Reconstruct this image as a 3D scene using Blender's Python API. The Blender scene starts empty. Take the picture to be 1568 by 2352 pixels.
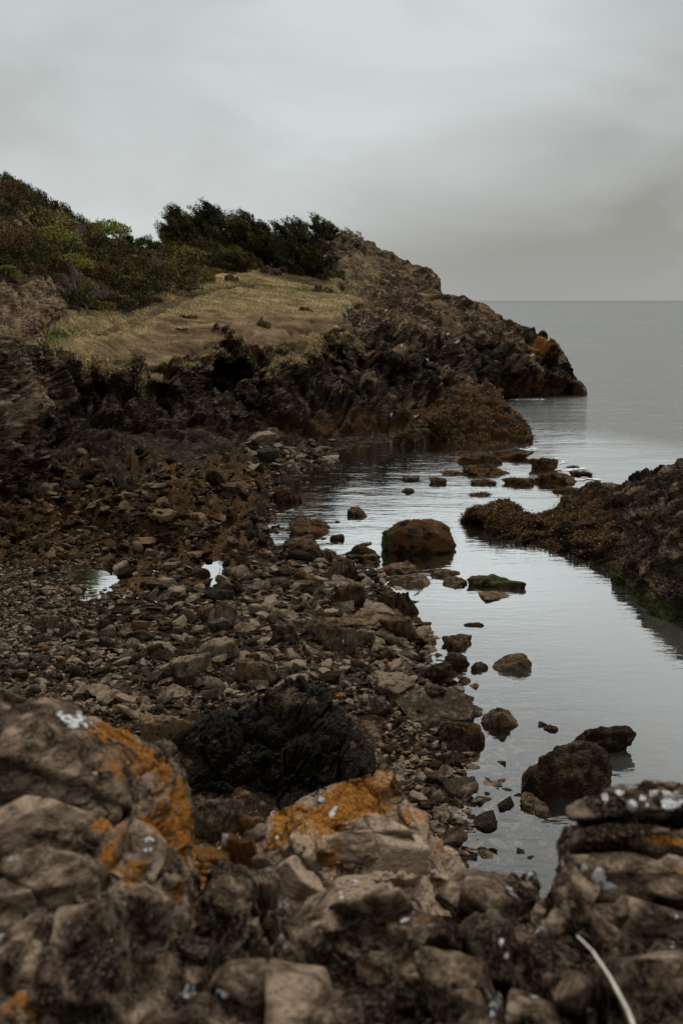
import bpy, math, numpy as np
rng = np.random.default_rng(11)
sc = bpy.context.scene
COL = sc.collection
R = math.radians

# ------------------------------------------------------------------ camera
H, PITCH, F, CX, CY = 7.0, R(12.0), 2287.0, 784.0, 1176.0   # photo frame of 1568 x 2352 units
cp, sp = math.cos(PITCH), math.sin(PITCH)
cam = bpy.data.cameras.new('camera')
cam.sensor_fit = 'VERTICAL'; cam.sensor_height = 36; cam.sensor_width = 24; cam.lens = 35
cam.clip_start = 0.05; cam.clip_end = 60000
cam.dof.use_dof = True; cam.dof.focus_distance = 17; cam.dof.aperture_fstop = 3.2
co = bpy.data.objects.new('camera', cam); COL.objects.link(co)
co.location = (0, 0, H); co.rotation_euler = (R(90) - PITCH, 0, 0)
sc.camera = co

def q_of(v, Y):
    t = (CY - v) / F
    return Y * (t * cp - sp) / (cp + t * sp)
def Y_of(v, z):
    t = (CY - v) / F
    return (z - H) * (cp + t * sp) / (t * cp - sp)
def P_of(u, Y, z):
    d = Y * cp + (H - z) * sp
    return np.stack([(u - CX) / F * d, Y + 0 * u, z + 0 * u], -1)
def project(P):
    Y = P[..., 1]; q = P[..., 2] - H
    d = np.maximum(Y * cp - q * sp, .05)
    return CX + P[..., 0] * F / d, CY - F * (Y * sp + q * cp) / d, d

# ------------------------------------------------------------------ noise
def h3(ix, iy, iz, seed):
    with np.errstate(over='ignore'):
        h = (ix.astype(np.uint32) * np.uint32(0x8da6b343)) ^ (iy.astype(np.uint32) * np.uint32(0xd8163841)) ^ (iz.astype(np.uint32) * np.uint32(0xcb1ab31f)) ^ np.uint32((seed * 0x9e3779b1) & 0xffffffff)
        h ^= h >> np.uint32(15); h *= np.uint32(0x2c1b3c6d); h ^= h >> np.uint32(12); h *= np.uint32(0x297a2d39); h ^= h >> np.uint32(15)
    return h
def rn(h, k):
    with np.errstate(over='ignore'):
        g = (h + np.uint32((k * 0x68e31da4) & 0xffffffff)) * np.uint32(0xb5297a4d)
        g ^= g >> np.uint32(13); g *= np.uint32(0x1b56c4e9); g ^= g >> np.uint32(16)
    return g.astype(np.float32) / np.float32(4294967296.0)
def vnoise(p, seed=0):
    """smooth value-gradient noise, about -1..1, p (N,3)"""
    f = np.floor(p); t = (p - f).astype(np.float32); i = f.astype(np.int64)
    w = t * t * t * (t * (t * 6 - 15) + 10)
    out = np.zeros(len(p), np.float32)
    for dx in (0, 1):
        for dy in (0, 1):
            for dz in (0, 1):
                h = h3(i[:, 0] + dx, i[:, 1] + dy, i[:, 2] + dz, seed)
                g = (rn(h, 1) * 2 - 1) * (t[:, 0] - dx) + (rn(h, 2) * 2 - 1) * (t[:, 1] - dy) + (rn(h, 3) * 2 - 1) * (t[:, 2] - dz)
                out += g * (w[:, 0] if dx else 1 - w[:, 0]) * (w[:, 1] if dy else 1 - w[:, 1]) * (w[:, 2] if dz else 1 - w[:, 2])
    return out * 1.5
def fbm(p, o=3, seed=0):
    s = np.zeros(len(p), np.float32); a = 1.0
    for k in range(o):
        s += a * vnoise(p * (2.03 ** k) + 13.7 * k, seed + k); a *= .5
    return s
def vor(p, seed=0):
    """nearest-cell tilted facets and distance to the cell edge"""
    i = np.floor(p).astype(np.int64); n = len(p)
    b1 = np.full(n, 9.0, np.float32); b2 = np.full(n, 9.0, np.float32)
    bh = np.zeros(n, np.uint32); bd = np.zeros((n, 3), np.float32)
    for dx in (-1, 0, 1):
        for dy in (-1, 0, 1):
            for dz in (-1, 0, 1):
                a, b, c = i[:, 0] + dx, i[:, 1] + dy, i[:, 2] + dz
                h = h3(a, b, c, seed)
                d = np.stack([p[:, 0] - a - rn(h, 1), p[:, 1] - b - rn(h, 2), p[:, 2] - c - rn(h, 3)], -1).astype(np.float32)
                dd = (d ** 4).sum(1) ** .5
                m = dd < b1
                b2 = np.where(m, b1, np.minimum(b2, dd)); b1 = np.where(m, dd, b1)
                bh = np.where(m, h, bh); bd = np.where(m[:, None], d, bd)
    a = rn(bh, 4) * 2 - 1
    g = np.stack([rn(bh, 5), rn(bh, 6), rn(bh, 7)], -1) * 2 - 1
    return a * .5 + (g * bd).sum(1) * .62, np.sqrt(b2) - np.sqrt(b1), rn(bh, 8)
def sst(a, b, x):
    t = np.clip((x - a) / (b - a), 0, 1); return t * t * (3 - 2 * t)
def rotm(ax, ay, az):
    ca, sa, cb, sb, cc, s2 = math.cos(ax), math.sin(ax), math.cos(ay), math.sin(ay), math.cos(az), math.sin(az)
    return (np.array([[cc, -s2, 0], [s2, cc, 0], [0, 0, 1]]) @ np.array([[cb, 0, sb], [0, 1, 0], [-sb, 0, cb]]) @ np.array([[1, 0, 0], [0, ca, -sa], [0, sa, ca]]))
STRATA = rotm(R(20), R(-28), R(15))
def rock(P, size, amp, aniso=(1.6, 1.2, .55), seed=0, rm=STRATA, crack=.38, warp=.4):
    q = (P @ rm) / (size * np.array(aniso))
    q = q + warp * np.stack([vnoise(q * .9 + 5, seed + 31), vnoise(q * .9 + 50, seed + 32), vnoise(q * .9 + 90, seed + 33)], -1)
    f1, e1, _ = vor(q, seed); f2, e2, _ = vor(q * 2.7 + 17, seed + 5)
    n = fbm(q * 3.1, 3, seed + 9)
    return amp * (.75 * f1 + .22 * f2 - crack * (1 - sst(0, .10, e1)) - .4 * crack * (1 - sst(0, .14, e2)) + .12 * n)

# ------------------------------------------------------------------ meshes
def mk(name, V, Fc, mat, attrs=None, fattrs=None, smooth=True):
    V = np.ascontiguousarray(V, np.float32); Fc = np.ascontiguousarray(Fc, np.int32)
    me = bpy.data.meshes.new(name); k = Fc.shape[1]
    me.vertices.add(len(V)); me.vertices.foreach_set('co', V.ravel())
    me.loops.add(Fc.size); me.loops.foreach_set('vertex_index', Fc.ravel())
    me.polygons.add(len(Fc)); me.polygons.foreach_set('loop_start', np.arange(0, Fc.size, k, dtype=np.int32))
    me.update(calc_edges=True)
    me.polygons.foreach_set('use_smooth', np.full(len(Fc), smooth, bool))
    for d, dom in ((attrs, 'POINT'), (fattrs, 'FACE')):
        for an, av in (d or {}).items():
            a = me.attributes.new(an, 'FLOAT', dom); a.data.foreach_set('value', np.ascontiguousarray(av, np.float32).ravel())
    if mat: me.materials.append(mat)
    return me
def ob(name, me, parent=None, loc=None):
    o = bpy.data.objects.new(name, me); COL.objects.link(o)
    if parent is not None: o.parent = parent
    if loc is not None: o.location = loc
    return o
def tag(o, label=None, cat=None, group=None, kind=None):
    for k, v in (('label', label), ('category', cat), ('group', group), ('kind', kind)):
        if v: o[k] = v
    return o
def empty(name, loc, rz=0.0, s=1.0):
    o = bpy.data.objects.new(name, None); COL.objects.link(o); o.empty_display_size = .2
    o.location = loc; o.rotation_euler = (0, 0, rz); o.scale = (s, s, s); return o
def copy_tree(o, parent=None):
    c = o.copy(); COL.objects.link(c)
    if parent is not None: c.parent = parent; c.matrix_parent_inverse = o.matrix_parent_inverse
    for ch in list(o.children): copy_tree(ch, c)
    return c
def grid_faces(nr, nc, r0=0):
    i = np.arange(nr * nc).reshape(nr, nc)
    return np.stack([i[:-1, :-1], i[:-1, 1:], i[1:, 1:], i[1:, :-1]], -1).reshape(-1, 4)
def grid_normals(P):
    gu = np.gradient(P, axis=1); gv = np.gradient(P, axis=0)
    n = np.cross(gu, gv); n /= np.maximum(np.linalg.norm(n, axis=-1, keepdims=True), 1e-9)
    return n
def smooth_grid(A, it):
    for _ in range(it):
        B = A.copy()
        B[1:-1] = (A[:-2] + 2 * A[1:-1] + A[2:]) / 4
        C = B.copy(); C[:, 1:-1] = (B[:, :-2] + 2 * B[:, 1:-1] + B[:, 2:]) / 4
        A = C
    return A
def line(mode, *pts):
    p = np.array(pts, float); return mode, p
def ev(c, us):
    mode, p = c
    a = np.interp(us, p[:, 0], p[:, 1]); b = np.interp(us, p[:, 0], p[:, 2])
    if mode == 'vY': return b, H + q_of(a, b)
    if mode == 'vz': return Y_of(a, b), b
    return a, b
def loft(cs, us, rows, soft=2, drop=None):
    Ys, Zs = zip(*[ev(c, us) for c in cs])
    Yr, Zr = [], []
    for k in range(len(cs) - 1):
        n = rows[k]
        for j in range(n):
            t = j / n
            Yr.append(Ys[k] * (1 - t) + Ys[k + 1] * t); Zr.append(Zs[k] * (1 - t) + Zs[k + 1] * t)
    Yr.append(Ys[-1]); Zr.append(Zs[-1])
    Yg, Zg = np.array(Yr), np.array(Zr)
    if drop:
        l0, l1, r0, r1, dz = drop
        w = (1 - sst(l0, l1, us)) + sst(r0, r1, us)
        Zg = Zg - dz * w[None] ** 1.5
    P = P_of(us[None].repeat(len(Yg), 0), Yg, Zg)
    return smooth_grid(P, soft)
def blobs(U, V, L):
    m = np.zeros(U.shape)
    for u, v, ru, rv, a in L:
        m += a * np.exp(-((U - u) / ru) ** 2 - ((V - v) / rv) ** 2)
    return m
def seglines(U, V, L):
    m = np.zeros(U.shape)
    for w, a, pts in L:
        best = np.full(U.shape, 1e9)
        for (x0, y0), (x1, y1) in zip(pts[:-1], pts[1:]):
            dx, dy = x1 - x0, y1 - y0
            t = np.clip(((U - x0) * dx + (V - y0) * dy) / (dx * dx + dy * dy), 0, 1)
            best = np.minimum(best, np.hypot(U - x0 - t * dx, V - y0 - t * dy))
        m += a * np.exp(-(best / w) ** 2)
    return m
def blocks(U, V, L):
    m = np.zeros(U.shape)
    for u, v, ru, rv, an, h, tu, tv in L:
        c_, s_ = math.cos(R(an)), math.sin(R(an))
        x = ((U - u) * c_ + (V - v) * s_) / ru; y = (-(U - u) * s_ + (V - v) * c_) / rv
        k = (np.abs(x) ** 7 + np.abs(y) ** 7) ** (1 / 7)
        j1, j2 = math.sin(u * 12.99 + v * 7.1), math.sin(u * 3.7 + v * 9.3)
        m = np.maximum(m, 1.15 * h * (1 - sst(.80, 1.04, k)) * (1 + (tu + .45 * j1) * x + (.55 + tv + .3 * j2) * y))
    return m
def inpoly(U, V, poly):
    r = np.zeros(U.shape, bool); n = len(poly)
    for k in range(n):
        x0, y0 = poly[k]; x1, y1 = poly[(k + 1) % n]
        c = (y0 > V) != (y1 > V)
        r ^= c & (U < (x1 - x0) * (V - y0) / (y1 - y0 + 1e-9) + x0)
    return r.astype(float)

# ------------------------------------------------------------------ materials
class N:
    def __init__(s, name):
        s.m = bpy.data.materials.new(name); s.m.use_nodes = True; s.t = s.m.node_tree; s.t.nodes.clear()
        s.out = s.n('ShaderNodeOutputMaterial')
    def n(s, typ, **kw):
        o = s.t.nodes.new(typ)
        for k, v in kw.items():
            if k in o.inputs: s.set(o.inputs[k], v)
            else: setattr(o, k, v)
        return o
    def set(s, inp, v):
        if isinstance(v, bpy.types.NodeSocket): s.t.links.new(v, inp)
        elif isinstance(v, (tuple, list)) and len(v) == 3 and inp.type == 'RGBA': inp.default_value = (*v, 1)
        else: inp.default_value = v
    def noise(s, vec, scale, detail=6, rough=.6, dist=0.0):
        o = s.n('ShaderNodeTexNoise', Scale=scale, Detail=detail, Roughness=rough, Distortion=dist); s.set(o.inputs['Vector'], vec); return o.outputs['Fac']
    def ramp(s, fac, *st):
        o = s.n('ShaderNodeValToRGB'); s.set(o.inputs[0], fac); e = o.color_ramp.elements
        while len(e) < len(st): e.new(.5)
        for k, (p, c) in enumerate(st):
            e[k].position = p; e[k].color = (*c, 1) if isinstance(c, (tuple, list)) else (c, c, c, 1)
        return o.outputs[0]
    def mix(s, fac, a, b, bl='MIX'):
        o = s.n('ShaderNodeMix', data_type='RGBA', blend_type=bl)
        s.set(o.inputs[0], fac); s.set(o.inputs[6], a); s.set(o.inputs[7], b); return o.outputs[2]
    def math(s, op, a, b=0.0, c=0.0):
        o = s.n('ShaderNodeMath', operation=op); s.set(o.inputs[0], a); s.set(o.inputs[1], b); s.set(o.inputs[2], c); return o.outputs[0]
    def attr(s, name): return s.n('ShaderNodeAttribute', attribute_name=name).outputs['Fac']
    def coord(s, scale=(1, 1, 1), rot=(0, 0, 0), kind='Object'):
        o = s.n('ShaderNodeMapping'); s.set(o.inputs[0], s.n('ShaderNodeTexCoord').outputs[kind]); o.inputs['Scale'].default_value = scale; o.inputs['Rotation'].default_value = rot; return o.outputs[0]

def rock_mat(name, dark, mid, light, sc_=1.0, rough=.85, bump=.05, rand=0.0, spec=.02, rr=(.38, .50, .64), warm=.6):
    dark, mid, light = [(c_[0] * (1 + .14 * warm), c_[1], c_[2] * (1 - .2 * warm)) for c_ in (dark, mid, light)]
    n = N(name); v = n.coord(); vs = n.coord((1, .7, 2.6), (R(22), R(-28), 0))
    a = n.noise(v, .9 * sc_, 5); b = n.noise(vs, 3.2 * sc_, 8, .68, .4); f = n.noise(v, 17 * sc_, 6, .7)
    g = n.math('ADD', n.math('MULTIPLY', a, .45), n.math('MULTIPLY', b, .55))
    if rand:
        r = n.n('ShaderNodeObjectInfo').outputs['Random']
        g = n.math('ADD', g, n.math('MULTIPLY', n.math('SUBTRACT', r, .5), rand))
    g = n.math('ADD', g, n.math('MULTIPLY', n.attr('tone'), 1.0))
    c = n.ramp(g, (rr[0], dark), (rr[1], mid), (rr[2], light))
    c = n.mix(n.ramp(f, (.50, 0.), (.68, .8)), c, n.mix(.55, c, light))
    c = n.mix(n.ramp(n.noise(vs, 11 * sc_, 5, .7), (.34, .75), (.46, 0.)), c, dark)
    if rand:
        hue = n.ramp(n.math('FRACT', n.math('MULTIPLY', r, 7.13)), (0., (.9, 1., 1.06)), (.45, (1., 1., 1.)), (.8, (1.2, .95, .72)), (1., (1.35, .9, .55)))
        c = n.mix(1.0, c, hue, 'MULTIPLY')
    brk = n.noise(v, 9 * sc_, 5, .65); brk2 = n.noise(v, 26 * sc_, 4, .7); wide = n.noise(n.coord((.5, .9, 1)), .7 * sc_, 5, .65)
    def lay(c, at, col, var, lo=.25, hi=.6, nz=None):
        kk = (-1.9, 3.2, 2.2) if at in ('lichen', 'white') else (-1.15, 2.2, 1.4)
        x = n.math('MULTIPLY', n.attr(at), n.math('ADD', kk[0], n.math('ADD', n.math('MULTIPLY', brk, kk[1]), n.math('MULTIPLY', brk2, kk[2]))))
        return n.mix(n.ramp(x, (lo, 0.), (hi, 1.)), c, n.mix(n.ramp(n.math('ADD', n.math('MULTIPLY', brk2, .5), n.math('MULTIPLY', wide, .5)) if at in ('grass', 'soil', 'straw') else brk2, (.42, 0.), (.58, 1.)), col, var))
    c = n.mix(n.math('MULTIPLY', n.attr('wet'), .85), c, n.mix(1.0, c, (.36, .34, .32), 'MULTIPLY'))
    c = lay(c, 'soil', (.065, .038, .02), (.30, .20, .11), .1, .4)
    c = lay(c, 'straw', (.13, .10, .05), (.36, .28, .15))
    c = lay(c, 'grass', (.14, .108, .045), (.48, .355, .18), .05, .3)
    c = lay(c, 'green', (.05, .075, .015), (.16, .19, .05))
    c = lay(c, 'algae', (.022, .0125, .006), (.16, .082, .03), .25, .6)
    c = lay(c, 'moss', (.02, .03, .008), (.08, .095, .025))
    c = lay(c, 'lichen', (.17, .075, .022), (.50, .205, .036), .40, .66)
    c = lay(c, 'white', (.62, .62, .60), (.85, .85, .84), .4, .6)
    w = n.attr('wet')
    p = n.n('ShaderNodeBsdfPrincipled'); n.set(p.inputs['Base Color'], c)
    n.set(p.inputs['Roughness'], n.math('SUBTRACT', rough, n.math('MULTIPLY', w, rough - .5)))
    p.inputs['Specular IOR Level'].default_value = spec
    hgt = n.math('ADD', n.math('MULTIPLY', b, 1.0), n.math('MULTIPLY', f, .4))
    bm = n.n('ShaderNodeBump', Strength=1.0, Distance=bump); n.set(bm.inputs['Height'], hgt); n.set(p.inputs['Normal'], bm.outputs[0])
    n.t.links.new(p.outputs[0], n.out.inputs[0]); return n.m
def leaf_mat(name, *st, rough=.75, hue=.25):
    n = N(name); t = n.attr('tone'); r = n.n('ShaderNodeObjectInfo').outputs['Random']
    g = n.math('ADD', t, n.math('MULTIPLY', n.math('SUBTRACT', r, .5), hue))
    c = n.ramp(g, *st)
    p = n.n('ShaderNodeBsdfPrincipled', Roughness=rough); n.set(p.inputs['Base Color'], c); p.inputs['Specular IOR Level'].default_value = .15
    n.t.links.new(p.outputs[0], n.out.inputs[0]); return n.m
def plain(name, a, b, scale=8, rough=.8, stretch=(1, 1, 1)):
    n = N(name); f = n.noise(n.coord(stretch), scale, 6)
    p = n.n('ShaderNodeBsdfPrincipled', Roughness=rough); n.set(p.inputs['Base Color'], n.ramp(f, (.38, a), (.62, b))); p.inputs['Specular IOR Level'].default_value = .03
    bm = n.n('ShaderNodeBump', Strength=.6, Distance=.01); n.set(bm.inputs['Height'], f); n.set(p.inputs['Normal'], bm.outputs[0])
    n.t.links.new(p.outputs[0], n.out.inputs[0]); return n.m

M_beach = rock_mat('beach_rock', (.006, .0042, .0028), (.024, .0162, .0105), (.24, .175, .12), 2.6, .8, .10, rr=(.43, .51, .62))
M_cliff = rock_mat('cliff_rock', (.0035, .0028, .0022), (.0175, .0125, .0087), (.31, .235, .17), 1.5, .8, .32, rr=(.43, .515, .63))
M_hill = rock_mat('hill_ground', (.006, .004, .0026), (.036, .025, .0165), (.34, .255, .18), 1.3, .9, .32, rr=(.43, .51, .615))
M_weed = rock_mat('weed_rock', (.006, .0043, .003), (.020, .0142, .0097), (.21, .157, .11), 2.4, .75, .12, rr=(.43, .51, .62))
M_black = rock_mat('wet_black_rock', (.002, .0018, .0017), (.0062, .0047, .0036), (.13, .095, .066), 3.2, .6, .06, spec=.08, rr=(.42, .54, .66))
M_fore = rock_mat('near_rock', (.012, .0086, .0062), (.112, .083, .060), (.44, .345, .265), 5.0, .85, .045, rr=(.42, .505, .62), warm=.45)
M_stone = rock_mat('stone', (.009, .0068, .0047), (.038, .0285, .020), (.21, .163, .118), 3.6, .8, .035, rand=.2, warm=.3)

# ------------------------------------------------------------------ terrain: beach, cliff, meadow, hill (one loft cut into four sheets)
us = np.concatenate([np.arange(-420, -20, 14.), np.arange(-20, 1590, 2.3), np.arange(1590, 2100, 16.)])
SEA = [(1346, 0, 0)]
c = []
c.append(line('Yz', (-420, 4.5, .6), (700, 4.5, .3), (1000, 4.5, -.1), (1568, 4.5, -.8), (2100, 4.5, -1)))
c.append(line('vz', (-420, 2000, .6), (700, 2000, .4), (900, 2000, .12), (1060, 2000, -.05), (1300, 2000, -.16), (1568, 2000, -.8), (2100, 2000, -1.5)))
c.append(line('vz', (-420, 1780, .7), (600, 1780, .5), (880, 1780, .22), (985, 1780, .03), (1100, 1780, -.09), (1200, 1780, -.18), (1300, 1780, -.34), (1568, 1780, -1.5), (2100, 1780, -2)))
c.append(line('vz', (-420, 1600, .8), (600, 1600, .55), (880, 1600, .25), (1000, 1600, .03), (1100, 1600, -.10), (1300, 1600, -1.0), (1568, 1600, -2), (2100, 1600, -3)))
c.append(line('vz', (-420, 1440, .8), (100, 1440, .6), (500, 1440, .5), (800, 1440, .25), (930, 1440, .04), (1000, 1440, -.18), (1200, 1440, -1.0), (1568, 1440, -2.5), (2100, 1440, -3)))
c.append(line('vz', (-420, 1320, .9), (0, 1320, .62), (120, 1320, .53), (520, 1320, .5), (600, 1320, .4), (780, 1320, .14), (850, 1320, .02), (920, 1320, -.15), (1100, 1320, -1.), (1568, 1320, -3), (2100, 1320, -4)))
c.append(line('vz', (-420, 1240, 1.2), (0, 1240, .8), (200, 1240, .66), (480, 1240, .55), (560, 1240, .42), (600, 1240, .04), (640, 1240, -.09), (720, 1240, -.16), (820, 1240, -.28), (1000, 1240, -.8), (1568, 1240, -3), (2100, 1240, -4)))
c.append(line('vz', (-420, 1180, 1.6), (0, 1180, 1.1), (200, 1180, 1.0), (400, 1180, .95), (540, 1180, .6), (600, 1180, .08), (640, 1180, -.12), (700, 1180, -.22), (900, 1180, -.6), (1568, 1180, -3), (2100, 1180, -4)))
c.append(line('vz', (-420, 1140, 1.9), (0, 1130, 1.4), (150, 1100, 1.4), (300, 1090, 1.5), (430, 1090, 1.3), (540, 1100, .7), (630, 1090, .12), (690, 1085, -.08), (860, 1090, -.3), (1000, 1080, -.4), (1300, 1080, -2), (1568, 1080, -3), (2100, 1080, -4)))
c.append(line('vz', (-420, 1130, 2.0), (0, 1110, 1.8), (60, 1085, 1.7), (120, 1050, 1.7), (190, 1025, 1.7), (340, 1010, 1.5), (470, 1012, 1.3), (560, 1020, .8), (640, 1030, .5), (740, 1032, .12), (830, 1030, -.05), (900, 1020, -.1), (980, 1010, -.2), (1060, 1000, -.5), (1150, 960, -1), (1240, 945, -1.5), (1325, 935, -2), (1346, 930, -4), (2100, 920, -5)))
c.append(line('vz', (-420, 1120, 2.1), (0, 1100, 1.9), (60, 1070, 1.8), (120, 1030, 1.7), (190, 1008, 1.7), (340, 990, 1.5), (470, 990, 1.3), (560, 985, 1.1), (640, 990, .8), (740, 1000, .45), (830, 995, .25), (900, 990, .15), (980, 985, .0), (1060, 960, -.1), (1150, 922, -.2), (1240, 918, -.2), (1318, 915, -.3), (1327, 912, -1), (1350, 905, -5), (2100, 900, -5)))
iC0 = len(c) - 1
c.append(line('vY', (-420, 900, 31), (0, 930, 29.5), (60, 930, 32), (120, 920, 37), (190, 915, 41), (270, 925, 43.2), (340, 920, 45), (470, 900, 49), (560, 880, 49), (640, 890, 50), (740, 895, 53), (830, 880, 56), (900, 870, 58), (980, 860, 60.5), (1060, 850, 64), (1150, 850, 71), (1240, 850, 73), (1300, 868, 74.5), (1322, 880, 75), (1327, 890, 75), (1350, 1010, 75), (2100, 1010, 75)))
c.append(line('vY', (-420, 690, 33), (0, 768, 31), (60, 775, 34), (95, 790, 38), (150, 805, 41.5), (220, 818, 43.5), (270, 840, 45), (310, 850, 46), (350, 840, 47), (420, 815, 49), (480, 797, 51), (520, 785, 52), (560, 780, 53), (610, 785, 54), (660, 788, 55), (720, 778, 57), (760, 750, 59), (800, 742, 61), (860, 742, 63), (920, 755, 65), (1000, 765, 67), (1060, 775, 69), (1130, 785, 73), (1200, 792, 75), (1265, 798, 76), (1300, 836, 76), (1320, 862, 76), (1327, 880, 76), (1350, 1010, 76), (2100, 1010, 76)))
iC2 = len(c) - 1
c.append(line('vY', (-420, 640, 36), (0, 735, 35), (60, 745, 38), (100, 758, 41), (200, 752, 49), (300, 758, 52), (400, 745, 56), (500, 728, 59), (600, 722, 62), (700, 716, 64), (800, 705, 67), (900, 705, 71), (1000, 708, 74), (1060, 712, 76), (1110, 722, 78), (1165, 750, 79), (1240, 778, 79), (1280, 806, 78), (1312, 840, 78), (1327, 880, 78), (1350, 1010, 78), (2100, 1010, 78)))
c.append(line('vY', (-420, 590, 44), (0, 690, 41), (100, 712, 45), (180, 716, 51), (300, 710, 56), (345, 680, 61), (440, 652, 68), (520, 632, 72), (600, 622, 76), (680, 630, 77), (760, 640, 78), (850, 650, 80), (900, 660, 81), (950, 668, 83), (1010, 674, 84), (1060, 682, 84), (1110, 697, 84), (1140, 712, 83), (1165, 733, 82), (1200, 750, 82), (1240, 765, 81), (1265, 775, 80), (1280, 797, 79), (1300, 820, 78), (1316, 846, 78), (1327, 885, 79), (1350, 1010, 79), (2100, 1010, 79)))
iC4 = len(c) - 1
c.append(line('vY', (-420, 420, 52), (0, 520, 50), (90, 570, 54), (180, 600, 59), (260, 618, 64), (345, 625, 70), (440, 612, 77), (520, 603, 81), (600, 592, 85), (700, 590, 87), (760, 590, 88), (850, 605, 91), (900, 620, 92), (950, 640, 93), (985, 660, 93), (1015, 690, 93), (1060, 715, 93), (1110, 735, 93), (1165, 775, 93), (1240, 815, 93), (1300, 880, 93), (1350, 1010, 93), (2100, 1010, 93)))
c.append(line('vY', (-420, 290, 62), (0, 420, 60), (90, 468, 63), (175, 520, 67), (260, 558, 72), (335, 572, 80), (385, 568, 90), (440, 566, 92), (520, 572, 94), (600, 565, 96), (700, 562, 98), (760, 550, 99), (800, 540, 100), (815, 537, 101), (850, 553, 102), (872, 571, 102), (905, 574, 102), (918, 583, 102), (940, 592, 102), (960, 606, 102), (985, 612, 102), (1000, 632, 102), (1011, 655, 102), (1013, 690, 102), (1040, 735, 102), (1110, 760, 102), (1165, 790, 102), (1240, 830, 102), (1300, 890, 102), (1350, 990, 102), (2100, 990, 102)))
c.append(line('Yz', (-420, 78, 17), (0, 78, 14), (300, 92, 10), (420, 108, 10), (800, 112, 10), (950, 112, 8), (1010, 112, 3), (1060, 112, -3), (2100, 112, -5)))
c.append(line('Yz', (-420, 190, 4), (300, 190, 2), (800, 170, -3), (2100, 170, -6)))
rows = [24, 60, 60, 56, 50, 40, 34, 30, 34, 20, 44, 66, 22, 34, 46, 40, 10, 6]
starts = np.concatenate([[0], np.cumsum(rows)])
P0 = loft(c, us, rows, 2)
U, V, D = project(P0)
nr, nc = U.shape
ridx = np.arange(nr)[:, None] + 0 * np.arange(nc)[None]
band = np.zeros((nr, nc)); band[starts[iC0]:] = 1; band[starts[iC2]:] = 2; band[starts[iC4]:] = 3
flat = lambda a: a.reshape(-1) if a.ndim == 2 else a.reshape(-1, 3)
# caves and hollows are pushed back into the cliff before the stone is broken up
caves = [(528, 880, 46, 66, 5.0), (140, 935, 48, 62, 4.5), (95, 1000, 30, 40, 1.5), (765, 845, 40, 50, 3.0), (345, 905, 60, 30, 1.6), (690, 900, 30, 40, 1.0), (945, 850, 50, 26, 1.4), (1090, 905, 40, 20, 1.2), (235, 905, 40, 40, 1.4)]
cn = P0.reshape(-1, 3); push = blobs(U + 26 * fbm(cn * .7, 3, 61).reshape(nr, nc), V + 26 * fbm(cn * .7 + 30, 3, 62).reshape(nr, nc), caves) * ((band == 1) | (V > 780))
P1 = P0.copy(); P1[..., 1] += push
Nn = smooth_grid(grid_normals(P1), 3); Nn *= -1 if (Nn[..., 2].mean() < 0) else 1
pf = flat(P1)
nU = fbm(pf * np.array([.35, .35, .6]), 3, 3).reshape(nr, nc)
nV = fbm(pf * np.array([.35, .35, .6]) + 40, 3, 7).reshape(nr, nc)
Ud, Vd = U + 38 * nU, V + 11 * nV
GR = [(85, 768), (178, 714), (300, 715), (370, 690), (330, 650), (440, 650), (480, 615), (520, 628), (600, 615), (680, 628), (770, 642), (800, 675), (815, 700), (770, 720), (735, 735), (690, 745), (640, 775), (560, 765), (500, 760), (470, 790), (400, 812), (330, 845), (250, 832), (150, 802), (90, 790)]
m_gr = smooth_grid(inpoly(Ud, Vd, GR), 2) * (band >= 1)
m_dirt = smooth_grid(inpoly(Ud, Vd, [(170, 792), (300, 768), (400, 728), (480, 708), (560, 715), (690, 728), (800, 720), (830, 740), (660, 790), (560, 775), (480, 805), (330, 870), (240, 835)]), 3) * (band >= 1)
m_green = np.clip(blobs(U, V, [(150, 765, 60, 14, 1.3), (105, 780, 30, 14, 1), (560, 660, 60, 8, .8), (470, 668, 60, 8, .6), (395, 700, 60, 8, .5), (655, 672, 50, 7, .6)]), 0, 1.3)
m_green = m_green + .75 * sst(.05, .5, fbm(pf * np.array([.16, .3, .1]) + 3, 3, 121).reshape(nr, nc)) * sst(745, 715, V)
m_rockface = blobs(U, V, [(60, 690, 90, 50, 1.0), (0, 720, 60, 50, .8)]) * (U < 200)
# beach relief
ramp = np.clip(blobs(U, V, [(400, 1130, 120, 75, 1), (530, 1200, 50, 70, 1), (560, 1300, 30, 70, .9), (250, 1030, 95, 45, 1), (620, 1080, 90, 45, .8), (300, 1230, 160, 40, .6), (60, 1180, 100, 70, .5)]), 0, 1) * (band == 0)
lump = blobs(U, V, [(250, 1035, 85, 40, .75), (430, 1120, 80, 50, .3), (545, 1225, 26, 60, .30), (560, 1330, 22, 45, .22), (340, 1200, 60, 30, .12), (420, 1300, 22, 60, .10), (610, 1060, 40, 20, .25), (720, 1050, 60, 14, .14), (640, 1135, 40, 12, .22)])
pool = blobs(U, V, [(215, 1318, 66, 22, -.26), (490, 1308, 26, 44, -.32), (190, 1365, 70, 14, -.12), (370, 1310, 30, 10, -.07), (352, 1372, 12, 14, -.08), (405, 1390, 10, 12, -.08), (222, 1450, 24, 14, -.09), (265, 1452, 14, 16, -.08), (150, 1415, 60, 10, -.05)])
amp = np.where(band == 0, .06 + .30 * ramp + .34 * sst(1300, 1230, V) * sst(660, 570, U) + .3 * sst(1075, 1045, V) * sst(1000, 940, U) * sst(600, 660, U), np.where(band == 1, .95, np.where(band == 2, .62 + .3 * sst(740, 840, U), .7)))
amp = amp * np.clip(1 + 3 * pool, .35, 1)
amp = amp * (.3 + .7 * sst(1345, 1285, U))
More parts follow.
